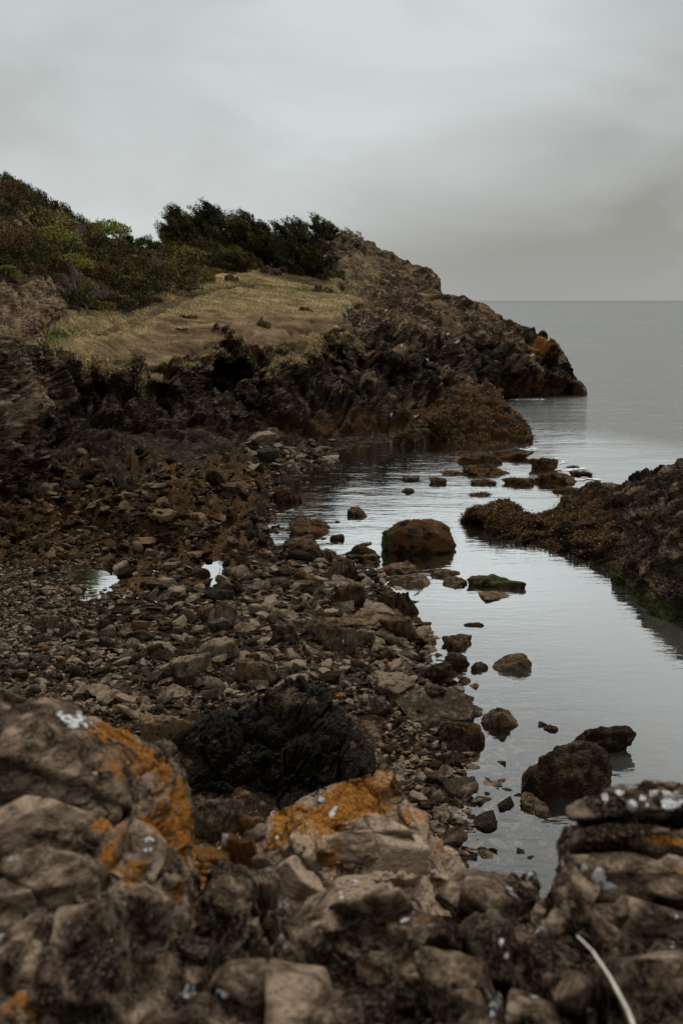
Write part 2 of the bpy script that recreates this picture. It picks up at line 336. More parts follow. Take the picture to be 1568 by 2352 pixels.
amp = amp * np.clip(1 - .93 * m_gr + .22 * m_dirt, .06, 1) * (1 - .35 * m_dirt * m_gr)
amp = np.where((band == 3) & (U < 640), .35, amp)
amp = amp + .55 * np.clip(m_rockface, 0, 1)
sel = (amp > .12).reshape(-1)
disp = np.zeros(nr * nc)
disp[sel] = rock(pf[sel], 2.6, 1.0, (1.9, 1.4, .62), 3, STRATA, .62) + .36 * rock(pf[sel], .95, 1.0, (1.9, 1.3, .5), 21)
dfine = np.zeros(nr * nc); dfine[sel] = .13 * rock(pf[sel], .36, 1.0, (1.8, 1.2, .6), 27)
disp[~sel] = .7 * fbm(pf[~sel] * 1.1, 4, 5)
disp = (smooth_grid(disp.reshape(nr, nc), 1) + dfine.reshape(nr, nc)) * amp
disp += (band == 1) * .8 * fbm(pf * np.array([.28, .28, .12]), 2, 65).reshape(nr, nc)
hl = (band == 0)
disp += lump + pool + np.where(hl, .055 * fbm(pf * np.array([1.1, .8, 1]), 4, 77).reshape(nr, nc), 0)
sb = np.where(((band == 0) & (V < 1330) & (U < 960)).reshape(-1))[0]; df0 = np.zeros(nr * nc); df0[sb] = rock(pf[sb], .42, 1.0, (1.6, 1.2, .6), 29)
disp += .11 * df0.reshape(nr, nc) * sst(1330, 1270, V) * sst(960, 900, U) * np.clip(1 + 4 * pool, .2, 1)
m_fine = (band == 2) * m_gr
disp += m_fine * (.12 * fbm(pf * .5, 2, 91) + .045 * fbm(pf * 1.6, 2, 93)).reshape(nr, nc)
edge = np.ones((nr, nc)); edge[:8] = 0
P = P1 + Nn * (disp * edge)[..., None]
U2, V2, D2 = project(P)
noi = fbm(pf * np.array([.8, .8, 1.2]), 4, 55).reshape(nr, nc)
zz = P[..., 2]
tide = sst(2.3, .7, zz + .5 * noi) * (band == 1) * sst(430, 640, U)
wet = np.clip(np.where(band == 0, .25 + .5 * (V < 1180) * (ramp < .4), .12 + .35 * sst(700, 1000, U)) + blobs(U, V, [(300, 1180, 330, 110, .45), (200, 1390, 130, 60, .75), (470, 1400, 90, 60, .5), (250, 1030, 120, 45, .7), (500, 900, 240, 80, .45), (140, 950, 110, 90, .6), (850, 880, 180, 70, .4), (1180, 850, 120, 60, .35), (800, 1020, 200, 30, .6), (60, 1230, 120, 60, .4)]) * (band <= 1) - .6 * blobs(U, V, [(60, 1430, 110, 70, .7), (700, 1500, 160, 120, .5)]), 0, 1)
wet *= (1 - m_gr) * (band < 2.5)
wet = np.where(band == 2, wet * sst(740, 800, V), wet)
algae = np.clip((band == 0) * sst(640, 540, U) * sst(1430, 1340, V) * sst(1010, 1060, V) * (.45 + .95 * noi) + .25 * ramp + tide * (.8 + .6 * noi) + (band == 0) * blobs(U, V, [(660, 1080, 110, 50, .6), (500, 1260, 30, 60, .9), (420, 1180, 150, 70, .25), (200, 1240, 150, 35, .35), (330, 1320, 60, 40, .4), (720, 1060, 120, 24, .5)]), 0, 1.2) * (V > 860)
algae -= blobs(U, V, [(250, 1030, 70, 30, .6)]); algae = np.clip(algae, 0, 1.2)
straw = np.clip((band >= 1) * blobs(U, V, [(300, 860, 40, 26, .9), (260, 840, 40, 14, .6), (700, 700, 110, 40, .6), (860, 600, 80, 40, .45), (820, 590, 60, 40, .35), (420, 810, 80, 20, .7), (640, 790, 60, 20, .6), (800, 650, 70, 50, .6), (20, 770, 60, 22, .6), (620, 840, 20, 20, .4), (560, 610, 80, 20, .8), (440, 570, 80, 8, 1), (900, 680, 80, 30, .35)]) * (.75 + .8 * noi), 0, 1)
soil = np.clip(m_dirt * (.75 + .5 * noi) + (band == 3) * (U < 560) * .1, 0, 1)
lich = np.clip(blobs(U, V, [(1245, 795, 32, 16, 1.0), (1205, 785, 16, 8, .4), (600, 800, 12, 14, .5), (1040, 800, 20, 8, .3), (985, 790, 18, 9, .5)]) * (.85 + .6 * noi), 0, 1)
fleck = sst(.62, .75, fbm(pf * 1.6 + 9, 2, 101).reshape(nr, nc))
lipt = np.clip((ridx - starts[iC2 - 1]) / (starts[iC2] - starts[iC2 - 1]), 0, 1) * (band == 1)
straw = np.clip(straw + lipt ** 1.5 * sst(80, 120, U) * sst(860, 760, U) * (.75 + .9 * noi), 0, 1.2)
stain = sst(.15, .55, fbm(pf * np.array([.5, .5, .25]) + 70, 3, 111).reshape(nr, nc)); straw = np.clip(straw + .45 * stain * (band == 1) * sst(900, 820, V), 0, 1.2)
soil = np.clip(soil + .6 * stain * (band >= 2) * sst(740, 820, U) + .6 * stain * (band == 1) * sst(640, 760, U), 0, 1)
white = fleck * ((band == 1) | (band == 2)) * (1 - m_gr) * sst(640, 760, U) * .9
moss = np.clip(blobs(U, V, [(945, 1010, 36, 14, .9), (95, 960, 20, 40, .25)]), 0, 1)
ton = .10 * blobs(U, V, [(20, 960, 70, 170, 1.0), (70, 700, 90, 60, .9), (1080, 890, 40, 30, .7), (900, 780, 120, 40, .3)]) * (band >= 1)
wet = wet * (1 - .9 * sst(120, 60, U) * (band == 1))
A = dict(tone=ton, grass=m_gr * np.clip(1 - .88 * m_dirt + .35 * noi, 0, 1.1), green=m_green * (.7 + .6 * noi) * m_gr, soil=soil, straw=straw, wet=wet, algae=algae, lichen=lich, white=white, moss=moss)
def sheet(name, r0, r1, mat, kind='structure'):
    sub = slice(r0, r1 + 1)
    me = mk(name, flat(P[sub]), grid_faces(r1 + 1 - r0, nc), mat, {k: a[sub] for k, a in A.items()})
    o = ob(name, me); o['kind'] = kind; return o
sheet('beach', 0, starts[iC0], M_beach)
sheet('cliff', starts[iC0], starts[iC2], M_cliff)
sheet('headland', starts[iC2], starts[iC4], M_hill)
sheet('hill', starts[iC4], nr - 1, M_hill)
Uf, Vf, Pf, Nf, Bf = U2.ravel(), V2.ravel(), flat(P), flat(Nn), band.ravel()
INV = (Uf > -60) & (Uf < 1640)
def pick(u, v, b):
    """terrain vertex of band b seen at u,v"""
    k = np.where((Bf == b) & INV)[0]
    return k[np.argmin((Uf[k] - u) ** 2 + (Vf[k] - v) ** 2)]

# ------------------------------------------------------------------ path worn through the meadow grass
def path():
    pts = np.array([(215, 768), (260, 757), (305, 745), (345, 727), (372, 712), (395, 698), (425, 684), (460, 672), (500, 663), (560, 657), (610, 655)], float)
    cen = []
    for u, v in pts: cen.append(P[np.unravel_index(pick(u, v, 2), (nr, nc))])
    cen = np.array(cen); t = np.linspace(0, len(cen) - 1, 90)
    C = np.stack([np.interp(t, np.arange(len(cen)), cen[:, k]) for k in range(3)], -1)
    for _ in range(20): C[1:-1] = (C[:-2] + 2 * C[1:-1] + C[2:]) / 4
    tan = np.gradient(C, axis=0); nrm = np.stack([-tan[:, 1], tan[:, 0]], -1); nrm /= np.linalg.norm(nrm, axis=1, keepdims=True)
    wv = .24 * np.sin(np.linspace(.25, 2.9, 90)) ** .5
    rowsP = []
    kk = np.where((Bf == 2) & INV)[0]; XY = Pf[kk, :2]
    for j in np.linspace(-1, 1, 7):
        jit = .12 * vnoise(np.stack([t * .8, 0 * t + j * 2, 0 * t], -1), 4) if abs(j) == 1 else 0
        xy = C[:, :2] + nrm * ((j + jit) * wv)[:, None]
        z = [Pf[kk[np.argsort(((XY - q) ** 2).sum(1))[:4]], 2].max() for q in xy]
        rowsP.append(np.concatenate([xy, (np.array(z) + .03 - .02 * (1 - abs(j)))[:, None]], 1))
    G = np.array(rowsP); G[..., 2] = smooth_grid(G[..., 2], 2) - .015
    o = ob('path', mk('path', flat(G), grid_faces(7, 90), plain('path_earth', (.035, .022, .012), (.10, .066, .035), 3))); o['kind'] = 'structure'
path()

# ------------------------------------------------------------------ water
def water_mat(name, murk=(.07, .067, .057), ripple=.24, sc_=1.0, sea=False):
    n = N(name)
    v = n.coord((1, 1.0, 1), kind='Object')
    v1 = n.coord((.9 * sc_, 2.6 * sc_, 1), (0, 0, R(12))); v2 = n.coord((.16 * sc_, .5 * sc_, 1), (0, 0, R(-8))); v3 = n.coord((.010, .055, 1), (0, 0, R(4)))
    a = n.noise(v1, 1.6, 3, .55, .3); b = n.noise(v2, 1.1, 3, .5, .5); cc = n.noise(v3, 1.0, 3, .55)
    calm = n.attr('calm')
    hgt = n.math('ADD', n.math('MULTIPLY', a, .35), n.math('MULTIPLY', b, 1.0))
    hgt = n.math('MULTIPLY', hgt, n.math('ADD', .2, n.math('MULTIPLY', cc, 1.6)))
    hgt = n.math('MULTIPLY', hgt, n.math('SUBTRACT', 1.0, n.math('MULTIPLY', calm, .87)))
    bm = n.n('ShaderNodeBump', Strength=1.0, Distance=ripple); n.set(bm.inputs['Height'], hgt)
    fr = n.n('ShaderNodeFresnel', IOR=1.36); n.set(fr.inputs['Normal'], bm.outputs[0])
    gl = n.n('ShaderNodeBsdfGlossy', Roughness=.03, Color=(.96, .98, .97)); n.set(gl.inputs['Normal'], bm.outputs[0])
    tr = n.n('ShaderNodeBsdfTransparent', Color=(.84, .83, .77)); df = n.n('ShaderNodeBsdfDiffuse')
    n.set(df.inputs['Color'], n.mix(cc, tuple(x * .8 for x in murk), tuple(x * 1.15 for x in murk)))
    m1 = n.n('ShaderNodeMixShader'); n.set(m1.inputs[0], n.attr('murk')); n.t.links.new(tr.outputs[0], m1.inputs[1]); n.t.links.new(df.outputs[0], m1.inputs[2])
    m2 = n.n('ShaderNodeMixShader'); f_ = fr.outputs[0]; n.set(m2.inputs[0], n.math('MINIMUM', n.math('ADD', f_, n.math('MULTIPLY', n.math('MULTIPLY', f_, f_), n.math('ADD', .3, n.math('MULTIPLY', calm, 16.0)))), n.math('ADD', .70, n.math('MULTIPLY', calm, .24)))); n.t.links.new(m1.outputs[0], m2.inputs[1]); n.t.links.new(gl.outputs[0], m2.inputs[2])
    n.t.links.new(m2.outputs[0], n.out.inputs[0]); return n.m
M_sea = water_mat('sea_water')
# depth map of the bay floor, used for how murky the water is
bx, by = np.arange(-40, 60, .5), np.arange(4, 110, .5)
kb = Bf == 0
hz, _, _ = np.histogram2d(Pf[kb, 0], Pf[kb, 1], (bx, by), weights=Pf[kb, 2]); hn, _, _ = np.histogram2d(Pf[kb, 0], Pf[kb, 1], (bx, by))
zb = np.where(hn > 0, hz / np.maximum(hn, 1), -3.0); zb = smooth_grid(zb, 3)
def depth_at(x, y):
    i = np.clip(((x + 40) / .5).astype(int), 0, zb.shape[0] - 1); j = np.clip(((y - 4) / .5).astype(int), 0, zb.shape[1] - 1)
    d = -zb[i, j]; return np.where((x < -40) | (x > 59) | (y > 90), 4.0, d)
yy = np.concatenate([np.arange(3, 60, .25), np.arange(60, 130, 1.), np.geomspace(130, 26000, 60)])
tt = np.concatenate([np.linspace(-1.6, -.62, 10), np.linspace(-.6, .6, 160), np.linspace(.62, 1.6, 10)])
Yg, Tg = np.meshgrid(yy, tt, indexing='ij')
Xg = Tg * (Yg + 6)
dp = depth_at(Xg, Yg)
murk = sst(.1, 1.3, dp) * .92 + .03
Wg = np.stack([Xg, Yg, 0 * Xg], -1)
uu, vv, _ = project(Wg)
calm = 1 - sst(48, 62, Yg + .5 * (uu - 1150) / 20)
ws = ob('sea', mk('sea', flat(Wg), grid_faces(*Xg.shape), M_sea, {'murk': murk, 'calm': calm})); ws['kind'] = 'structure'
# deep floor so the open sea has something below it
fl = ob('seabed', mk('seabed', np.array([[-60000, -60, -7], [60000, -60, -7], [60000, 60000, -7], [-60000, 60000, -7]]), np.array([[0, 1, 2, 3]]), plain('seabed_silt', (.05, .055, .05), (.08, .08, .07), .2))); fl['kind'] = 'structure'
def pool_water(u0, u1, v0, v1, z):
    a = [P_of(np.array(float(u)), Y_of(v, z), z) for u, v in ((u0, v1), (u1, v1), (u1, v0), (u0, v0))]
    V_ = np.array(a); n = 8
    g = np.array([[V_[0] * (1 - s) * (1 - t) + V_[1] * s * (1 - t) + V_[2] * s * t + V_[3] * (1 - s) * t for s in np.linspace(0, 1, n)] for t in np.linspace(0, 1, n)])
    o = ob('tide_pool', mk('tide_pool', flat(g), grid_faces(n, n), M_sea, {'murk': np.full(n * n, .3), 'calm': np.full(n * n, 1.11)})); o['kind'] = 'structure'
k = pick(205, 1320, 0); pool_water(120, 330, 1280, 1480, float(Pf[k, 2]) + .10)
k = pick(490, 1308, 0); pool_water(440, 545, 1262, 1352, float(Pf[k, 2]) + .12)
k = pick(352, 1372, 0); pool_water(330, 425, 1295, 1410, float(Pf[k, 2]) + .05)

# ------------------------------------------------------------------ lofted outcrops
def ico(sub):
    bm_ = __import__('bmesh').new(); __import__('bmesh').ops.create_icosphere(bm_, subdivisions=sub, radius=1.0)
    V_ = np.array([v.co[:] for v in bm_.verts]); bm_.verts.index_update()
    F_ = np.array([[v.index for v in f.verts] for f in bm_.faces]); bm_.free(); return V_, F_
ICO = {s: ico(s) for s in (1, 2, 3, 4, 5)}
def stone_geo(sub, seed, planes=11, sharp=14., flatz=.6, nz=.05, round_=0.0):
    r_ = np.random.default_rng(seed); V_, F_ = ICO[sub]
    m = r_.normal(size=(planes, 3)); m /= np.linalg.norm(m, axis=1, keepdims=True)
    m = np.concatenate([m, [[0, 0, 1], [0, 0, -1]]]); dk = r_.uniform(.55, 1.0, len(m)); dk[-2:] = .6 if round_ < .3 else .95
    rk = dk[None] / np.maximum(V_ @ m.T, .08)
    rad = -np.log(np.exp(-sharp * np.minimum(rk, 2.2)).sum(1)) / sharp
    rad = rad * (1 - round_) + round_
    if sub > 2: rad *= 1 + nz * fbm(V_ * 2.2 + seed, 3, seed) + nz * .6 * np.clip(rock(V_ + seed * 3.1, .5, 1.0, (1.4, 1, .6), seed), -1, 1)
    Q = V_ * rad[:, None] * np.array([1, r_.uniform(.65, .95), flatz])
    lo, hi = Q.min(0), Q.max(0)
    Q = (Q - (lo + hi) / 2) / ((hi[0] - lo[0]) / 2)   # half-width 1 in x
    return Q, F_
def outcrop(name, cs, urange, step, rows, mat, label, cat, layers, drop=None, bumps=(), cracks=(), attrs=None, soft=2, fleck=0, blk=(), warp=.4, deep=.56, dented=.3, group=None, wob=None):
    u = np.arange(urange[0], urange[1] + step, step)
    G = loft(cs, u, rows, soft, drop)
    Ug, Vg, Dg = project(G)
    n = smooth_grid(grid_normals(G), 2)
    if n[..., 2].mean() < 0: n = -n
    if blk:
        bd = dented * blocks(Ug + 14 * vnoise(flat(G) * 5 + 3, 5).reshape(Ug.shape) + 5 * vnoise(flat(G) * 22, 8).reshape(Ug.shape), Vg + 14 * vnoise(flat(G) * 5 + 33, 6).reshape(Ug.shape) + 5 * vnoise(flat(G) * 22 + 9, 9).reshape(Ug.shape), blk)
        if cracks: bd -= 1.1 * seglines(Ug + 10 * vnoise(flat(G) * 6, 3).reshape(Ug.shape), Vg + 10 * vnoise(flat(G) * 6 + 9, 3).reshape(Ug.shape), cracks)
        G1 = G + n * bd[..., None]
        n = smooth_grid(grid_normals(G1), 3)
        if n[..., 2].mean() < 0: n = -n
    else: G1 = G
    d = np.zeros(Ug.shape)
    for size, amp_, an, sd, rm in layers:
        d += rock(flat(G1), size, amp_, an, sd, rm, .38, warp).reshape(Ug.shape)
    if bumps: d += blobs(Ug, Vg, bumps)
    G2 = G1 + n * d[..., None]
    at = {}
    if attrs:
        nz = fbm(flat(G) * attrs.get('_s', 3.0), 4, 17).reshape(Ug.shape)
        for kx, f in attrs.items():
            if kx[0] != '_': at[kx] = np.clip(f(Ug, Vg, G2, nz, d) * (1.3 if kx == 'lichen' else 1), -.4, 1.8)
    if fleck: at['white'] = at.get('white', 0) + 1.0 * sst(.55, .85, fbm(flat(G) * 13, 3, 67).reshape(Ug.shape)) * fleck
    VV, FF = flat(G2), grid_faces(*Ug.shape); AT = {k_: np.asarray(v_).ravel() for k_, v_ in at.items()}
    if blk:   # angular broken blocks of the same rock mass, grown out of its surface
        tri = np.concatenate([FF[:, [0, 1, 2]], FF[:, [0, 2, 3]]]); Vs, Fs = [VV], [tri]; off = len(VV); As = {k_: [v_] for k_, v_ in AT.items()}
        uf, vf = Ug.ravel(), Vg.ravel(); nf = flat(smooth_grid(n, 8)); front = (np.arange(Ug.shape[0])[:, None] + 0 * Ug < Ug.shape[0] - 36).ravel(); base_ = flat(G1)
        def at_uv(u_, v_): return np.argmin((uf - u_) ** 2 + (vf - v_) ** 2 + 1e9 * ~front)
        for q_, (u_, v_, ru, rv, an, h_, tu, tv) in enumerate(blk):
            k0 = at_uv(u_, v_); c0 = base_[k0]; dd_ = np.linalg.norm(c0 - np.array([0, 0, H]))
            sx = ru / F * dd_; t2 = base_[at_uv(u_, v_ + rv * .6)] - base_[at_uv(u_, v_ - rv * .6)]; sy = np.clip(np.linalg.norm(t2) * .9, .4 * sx, 2.2 * sx)
            sz = .58 * min(sx, sy) + .012
            w3 = nf[k0] / np.linalg.norm(nf[k0]); w1 = np.cross(t2, w3); w1 /= np.linalg.norm(w1); w2 = np.cross(w3, w1)
            Q, Fq = stone_geo(5, 2000 + q_ * 13 + int(u_), 13, 30, 1.0, .045, 0.0); Q = Q / np.abs(Q).max(0)
            c_, s_ = math.cos(R(an)), math.sin(R(an)); Q = np.stack([Q[:, 0] * c_ - Q[:, 1] * s_, Q[:, 0] * s_ + Q[:, 1] * c_, Q[:, 2]], -1)
            tilt_ = rotm(.22 * math.sin(u_ * 3.1), .22 * math.sin(v_ * 2.3), 0)
            Qw = (Q * 1.24 * np.array([sx, sy, sz])) @ tilt_.T
            Vw = c0 - w3 * sz * deep + Qw[:, :1] * w1 + Qw[:, 1:2] * w2 + Qw[:, 2:] * w3
            pu, pv, _ = project(Vw); nq = fbm(Vw * attrs.get('_s', 3.0), 4, 17)
            for kx in As:
                if kx in attrs: va = np.clip(attrs[kx](pu, pv, Vw, nq, 0 * nq) * (1.3 if kx == 'lichen' else 1), -.4, 1.8)
                else: va = 0 * nq
                if kx == 'white' and fleck: va = va + 1.0 * sst(.55, .85, fbm(Vw * 13, 3, 67)) * fleck
                if kx == 'tone': va = va + .05 * math.sin(u_ * 1.7 + v_)
                As[kx].append(va)
            Vs.append(Vw); Fs.append(Fq + off); off += len(Vw)
        VV, FF = np.concatenate(Vs), np.concatenate(Fs); AT = {k_: np.concatenate(v_) for k_, v_ in As.items()}
    o = ob(name, mk(name, VV, FF, mat, AT))
    tag(o, label, cat, group)
    return o, G2, Ug, Vg, at
RA, RB = rotm(R(25), R(-35), R(30)), rotm(R(70), R(12), R(-15))
fa = dict(_s=5.0)
# left block
LO = outcrop('rock_outcrop', [
    line('vY', (-300, 2480, 1.72), (300, 2480, 1.72), (480, 2480, 1.8)),
    line('vY', (-300, 2150, 2.1), (300, 2150, 2.1), (480, 2150, 2.3)),
    line('vY', (-300, 1880, 2.42), (100, 1880, 2.42), (300, 1900, 2.5), (400, 1900, 2.66), (440, 1960, 2.75), (480, 2100, 2.8)),
    line('vY', (-300, 1680, 2.75), (100, 1700, 2.7), (200, 1720, 2.72), (300, 1750, 2.78), (380, 1770, 2.86), (415, 1800, 2.92), (440, 1960, 2.95), (480, 2150, 2.95)),
    line('vY', (-300, 1540, 3.0), (0, 1578, 3.0), (60, 1596, 3.0), (140, 1610, 3.0), (200, 1642, 3.0), (260, 1668, 3.02), (320, 1690, 3.05), (380, 1702, 3.1), (402, 1720, 3.12), (418, 1780, 3.12), (430, 1850, 3.12), (437, 1960, 3.1), (450, 2080, 3.1), (480, 2250, 3.1)),
    line('Yz', (-300, 3.4, 5.0), (480, 3.5, 4.6)), line('Yz', (-300, 3.9, 1.0), (480, 4.0, 1.0))],
    (-300, 480), 1.9, [140, 150, 120, 90, 30, 10], M_fore,
    'big blurred brown rock with an orange lichen flank and white splash on its crest', 'rock',
    [(.42, .035, (1.5, 1.1, .8), 4, RA), (.14, .018, (1.5, 1.1, .8), 9, RA), (.05, .008, (1.5, 1.1, .6), 8, RA)],
    
    cracks=[(11, .16, [(-120, 1810), (0, 1832), (90, 1842), (160, 1858), (215, 1886), (262, 1902)]), (10, .10, [(330, 1770), (298, 1830), (280, 1900), (268, 1960), (235, 2010)]), (9, .09, [(0, 2010), (60, 2040), (130, 2050), (190, 2090)]), (14, .14, [(200, 2090), (150, 2130), (120, 2200), (100, 2300), (60, 2400)]), (12, .12, [(275, 2110), (300, 2160), (310, 2240), (330, 2330)]), (9, .04, [(400, 1740), (390, 1830), (410, 1930)]), (9, .04, [(360, 1730), (352, 1810), (372, 1900), (380, 2000)])],
    warp=.12, blk=[(100, 1700, 95, 62, 8, .05, .1, .2), (215, 1775, 80, 62, 20, .06, .2, .1), (45, 1790, 60, 30, 5, .03, 0, .2), (300, 1790, 15, 85, -8, .05, 0, .3), (342, 1800, 15, 90, -8, .06, 0, .3), (383, 1815, 15, 95, -6, .055, 0, .3), (416, 1860, 11, 95, -3, .05, 0, .2), (75, 1885, 100, 36, 10, .04, .1, .2), (190, 1925, 62, 36, 25, .05, .2, .1), (335, 1945, 36, 62, -10, .05, .2, .1), (385, 1990, 22, 60, -5, .04, .1, .1), (110, 2015, 90, 40, 14, .04, .1, .2), (245, 1975, 36, 40, 30, .035, 0, .1), (205, 2130, 72, 70, 12, .075, .1, -.2), (200, 2260, 92, 70, 6, .085, .1, .1), (55, 2180, 46, 80, 8, .05, .2, .1), (335, 2085, 52, 44, 28, .055, .1, .1), (385, 2260, 50, 80, -4, .05, -.2, .1), (90, 2330, 60, 50, 0, .03, 0, .2), (20, 2060, 50, 30, 12, .04, 0, 0), (300, 2360, 60, 50, 10, .05, 0, 0)], fleck=.62, attrs=dict(fa, lichen=lambda u, v, g, n, d: blobs(u, v, [(380, 1825, 60, 110, .7), (300, 1750, 70, 60, .6), (250, 1680, 60, 22, .7), (240, 1895, 34, 18, 1.2), (248, 1960, 16, 24, .7), (405, 2050, 14, 16, 1.2), (310, 2010, 26, 50, .55), (420, 1920, 22, 60, .8), (60, 2320, 70, 40, .6), (30, 2000, 40, 30, .4), (210, 2080, 40, 24, .4)]) * (.75 + .8 * n) + .5 * sst(.05, .6, n) * sst(120, 330, u) * sst(2150, 1950, v),
               white=lambda u, v, g, n, d: blobs(u, v, [(185, 1642, 13, 14, 1.1), (168, 1662, 16, 12, 1.0), (205, 1668, 10, 10, .8), (340, 2080, 14, 24, .35), (163, 1700, 8, 8, .5)]) * (1 + .4 * n), tone=lambda u, v, g, n, d: .02 + .08 * n))[0]
# middle pointed block
MID = outcrop('rock_outcrop', [
    line('vY', (430, 2250, 3.0), (1080, 2250, 3.0)),
    line('vY', (430, 2120, 3.15), (620, 2130, 3.2), (1080, 2150, 3.3)),
    line('vY', (430, 1980, 3.3), (560, 1990, 3.4), (640, 1960, 3.5), (760, 1930, 3.5), (900, 1930, 3.55), (1000, 2000, 3.6), (1080, 2150, 3.6)),
    line('vY', (430, 1930, 3.5), (540, 1935, 3.6), (600, 1915, 3.65), (618, 1880, 3.7), (650, 1852, 3.75), (690, 1830, 3.8), (740, 1803, 3.85), (790, 1783, 3.9), (850, 1766, 3.9), (882, 1757, 3.9), (900, 1768, 3.9), (912, 1800, 3.88), (940, 1822, 3.85), (965, 1850, 3.82), (995, 1895, 3.8), (1020, 1945, 3.78), (1040, 1982, 3.76), (1048, 2060, 3.7), (1080, 2230, 3.7)),
    line('Yz', (430, 4.0, 4.4), (1080, 4.1, 4.2)), line('Yz', (430, 4.6, .8), (1080, 4.7, .6))],
    (430, 1080), 1.9, [50, 100, 150, 30, 10], M_fore,
    'pointed brown rock topped with bright orange lichen and two white droppings', 'rock',
    [(.34, .035, (.8, 1.1, 1.7), 14, RB), (.12, .018, (.8, 1.1, 1.7), 19, RB), (.05, .008, (.7, 1.1, 1.6), 18, RB)],
    
    cracks=[(9, .05, [(780, 1900), (820, 1925), (870, 1922), (905, 1905)]), (10, .03, [(690, 1900), (720, 1960), (735, 2040)]), (10, .035, [(910, 1810), (902, 1860), (930, 1930), (950, 2010)]), (9, .035, [(700, 1985), (780, 1975), (850, 1990), (930, 2000)]), (9, .03, [(652, 1870), (660, 1930), (650, 2010)]), (9, .03, [(980, 1900), (990, 1960), (1010, 2010)])],
    deep=.97, dented=.55, warp=.12, blk=[(870, 1895, 60, 26, 4, .03, .1, .2), (960, 1900, 24, 75, -22, .045, .2, 0), (925, 1870, 15, 70, -12, .04, 0, 0), (800, 1955, 70, 36, 8, .035, 0, .2), (700, 1920, 36, 60, -12, .03, 0, .1), (900, 1990, 60, 50, -10, .04, 0, .2), (1005, 1990, 24, 50, -24, .04, .2, 0), (720, 2020, 60, 40, 5, .03, 0, .2), (640, 1910, 18, 50, -6, .03, 0, 0), (820, 2050, 80, 40, 0, .03, 0, .1)], fleck=.62, attrs=dict(fa, lichen=lambda u, v, g, n, d: blobs(u, v, [(850, 1805, 75, 52, 1.0), (760, 1845, 60, 56, .85), (700, 1885, 50, 56, .75), (635, 1900, 22, 46, 1.0), (880, 1900, 60, 60, .35), (560, 1940, 80, 26, .9), (470, 1950, 40, 30, .9), (800, 1860, 60, 24, .5), (740, 1960, 60, 40, .45), (480, 2010, 70, 40, .7), (900, 2070, 60, 24, .55), (790, 2090, 50, 16, .35)]) * (.75 + .8 * n) + .55 * sst(.0, .6, n) * sst(2090, 1900, v),
               white=lambda u, v, g, n, d: blobs(u, v, [(736, 1832, 9, 6, 1.6), (770, 1852, 7, 7, 1.4), (762, 1868, 6, 12, 1.5), (637, 1930, 8, 5, 1.2)]), tone=lambda u, v, g, n, d: .09 + .08 * n + .10 * sst(900, 1000, u)))[0]
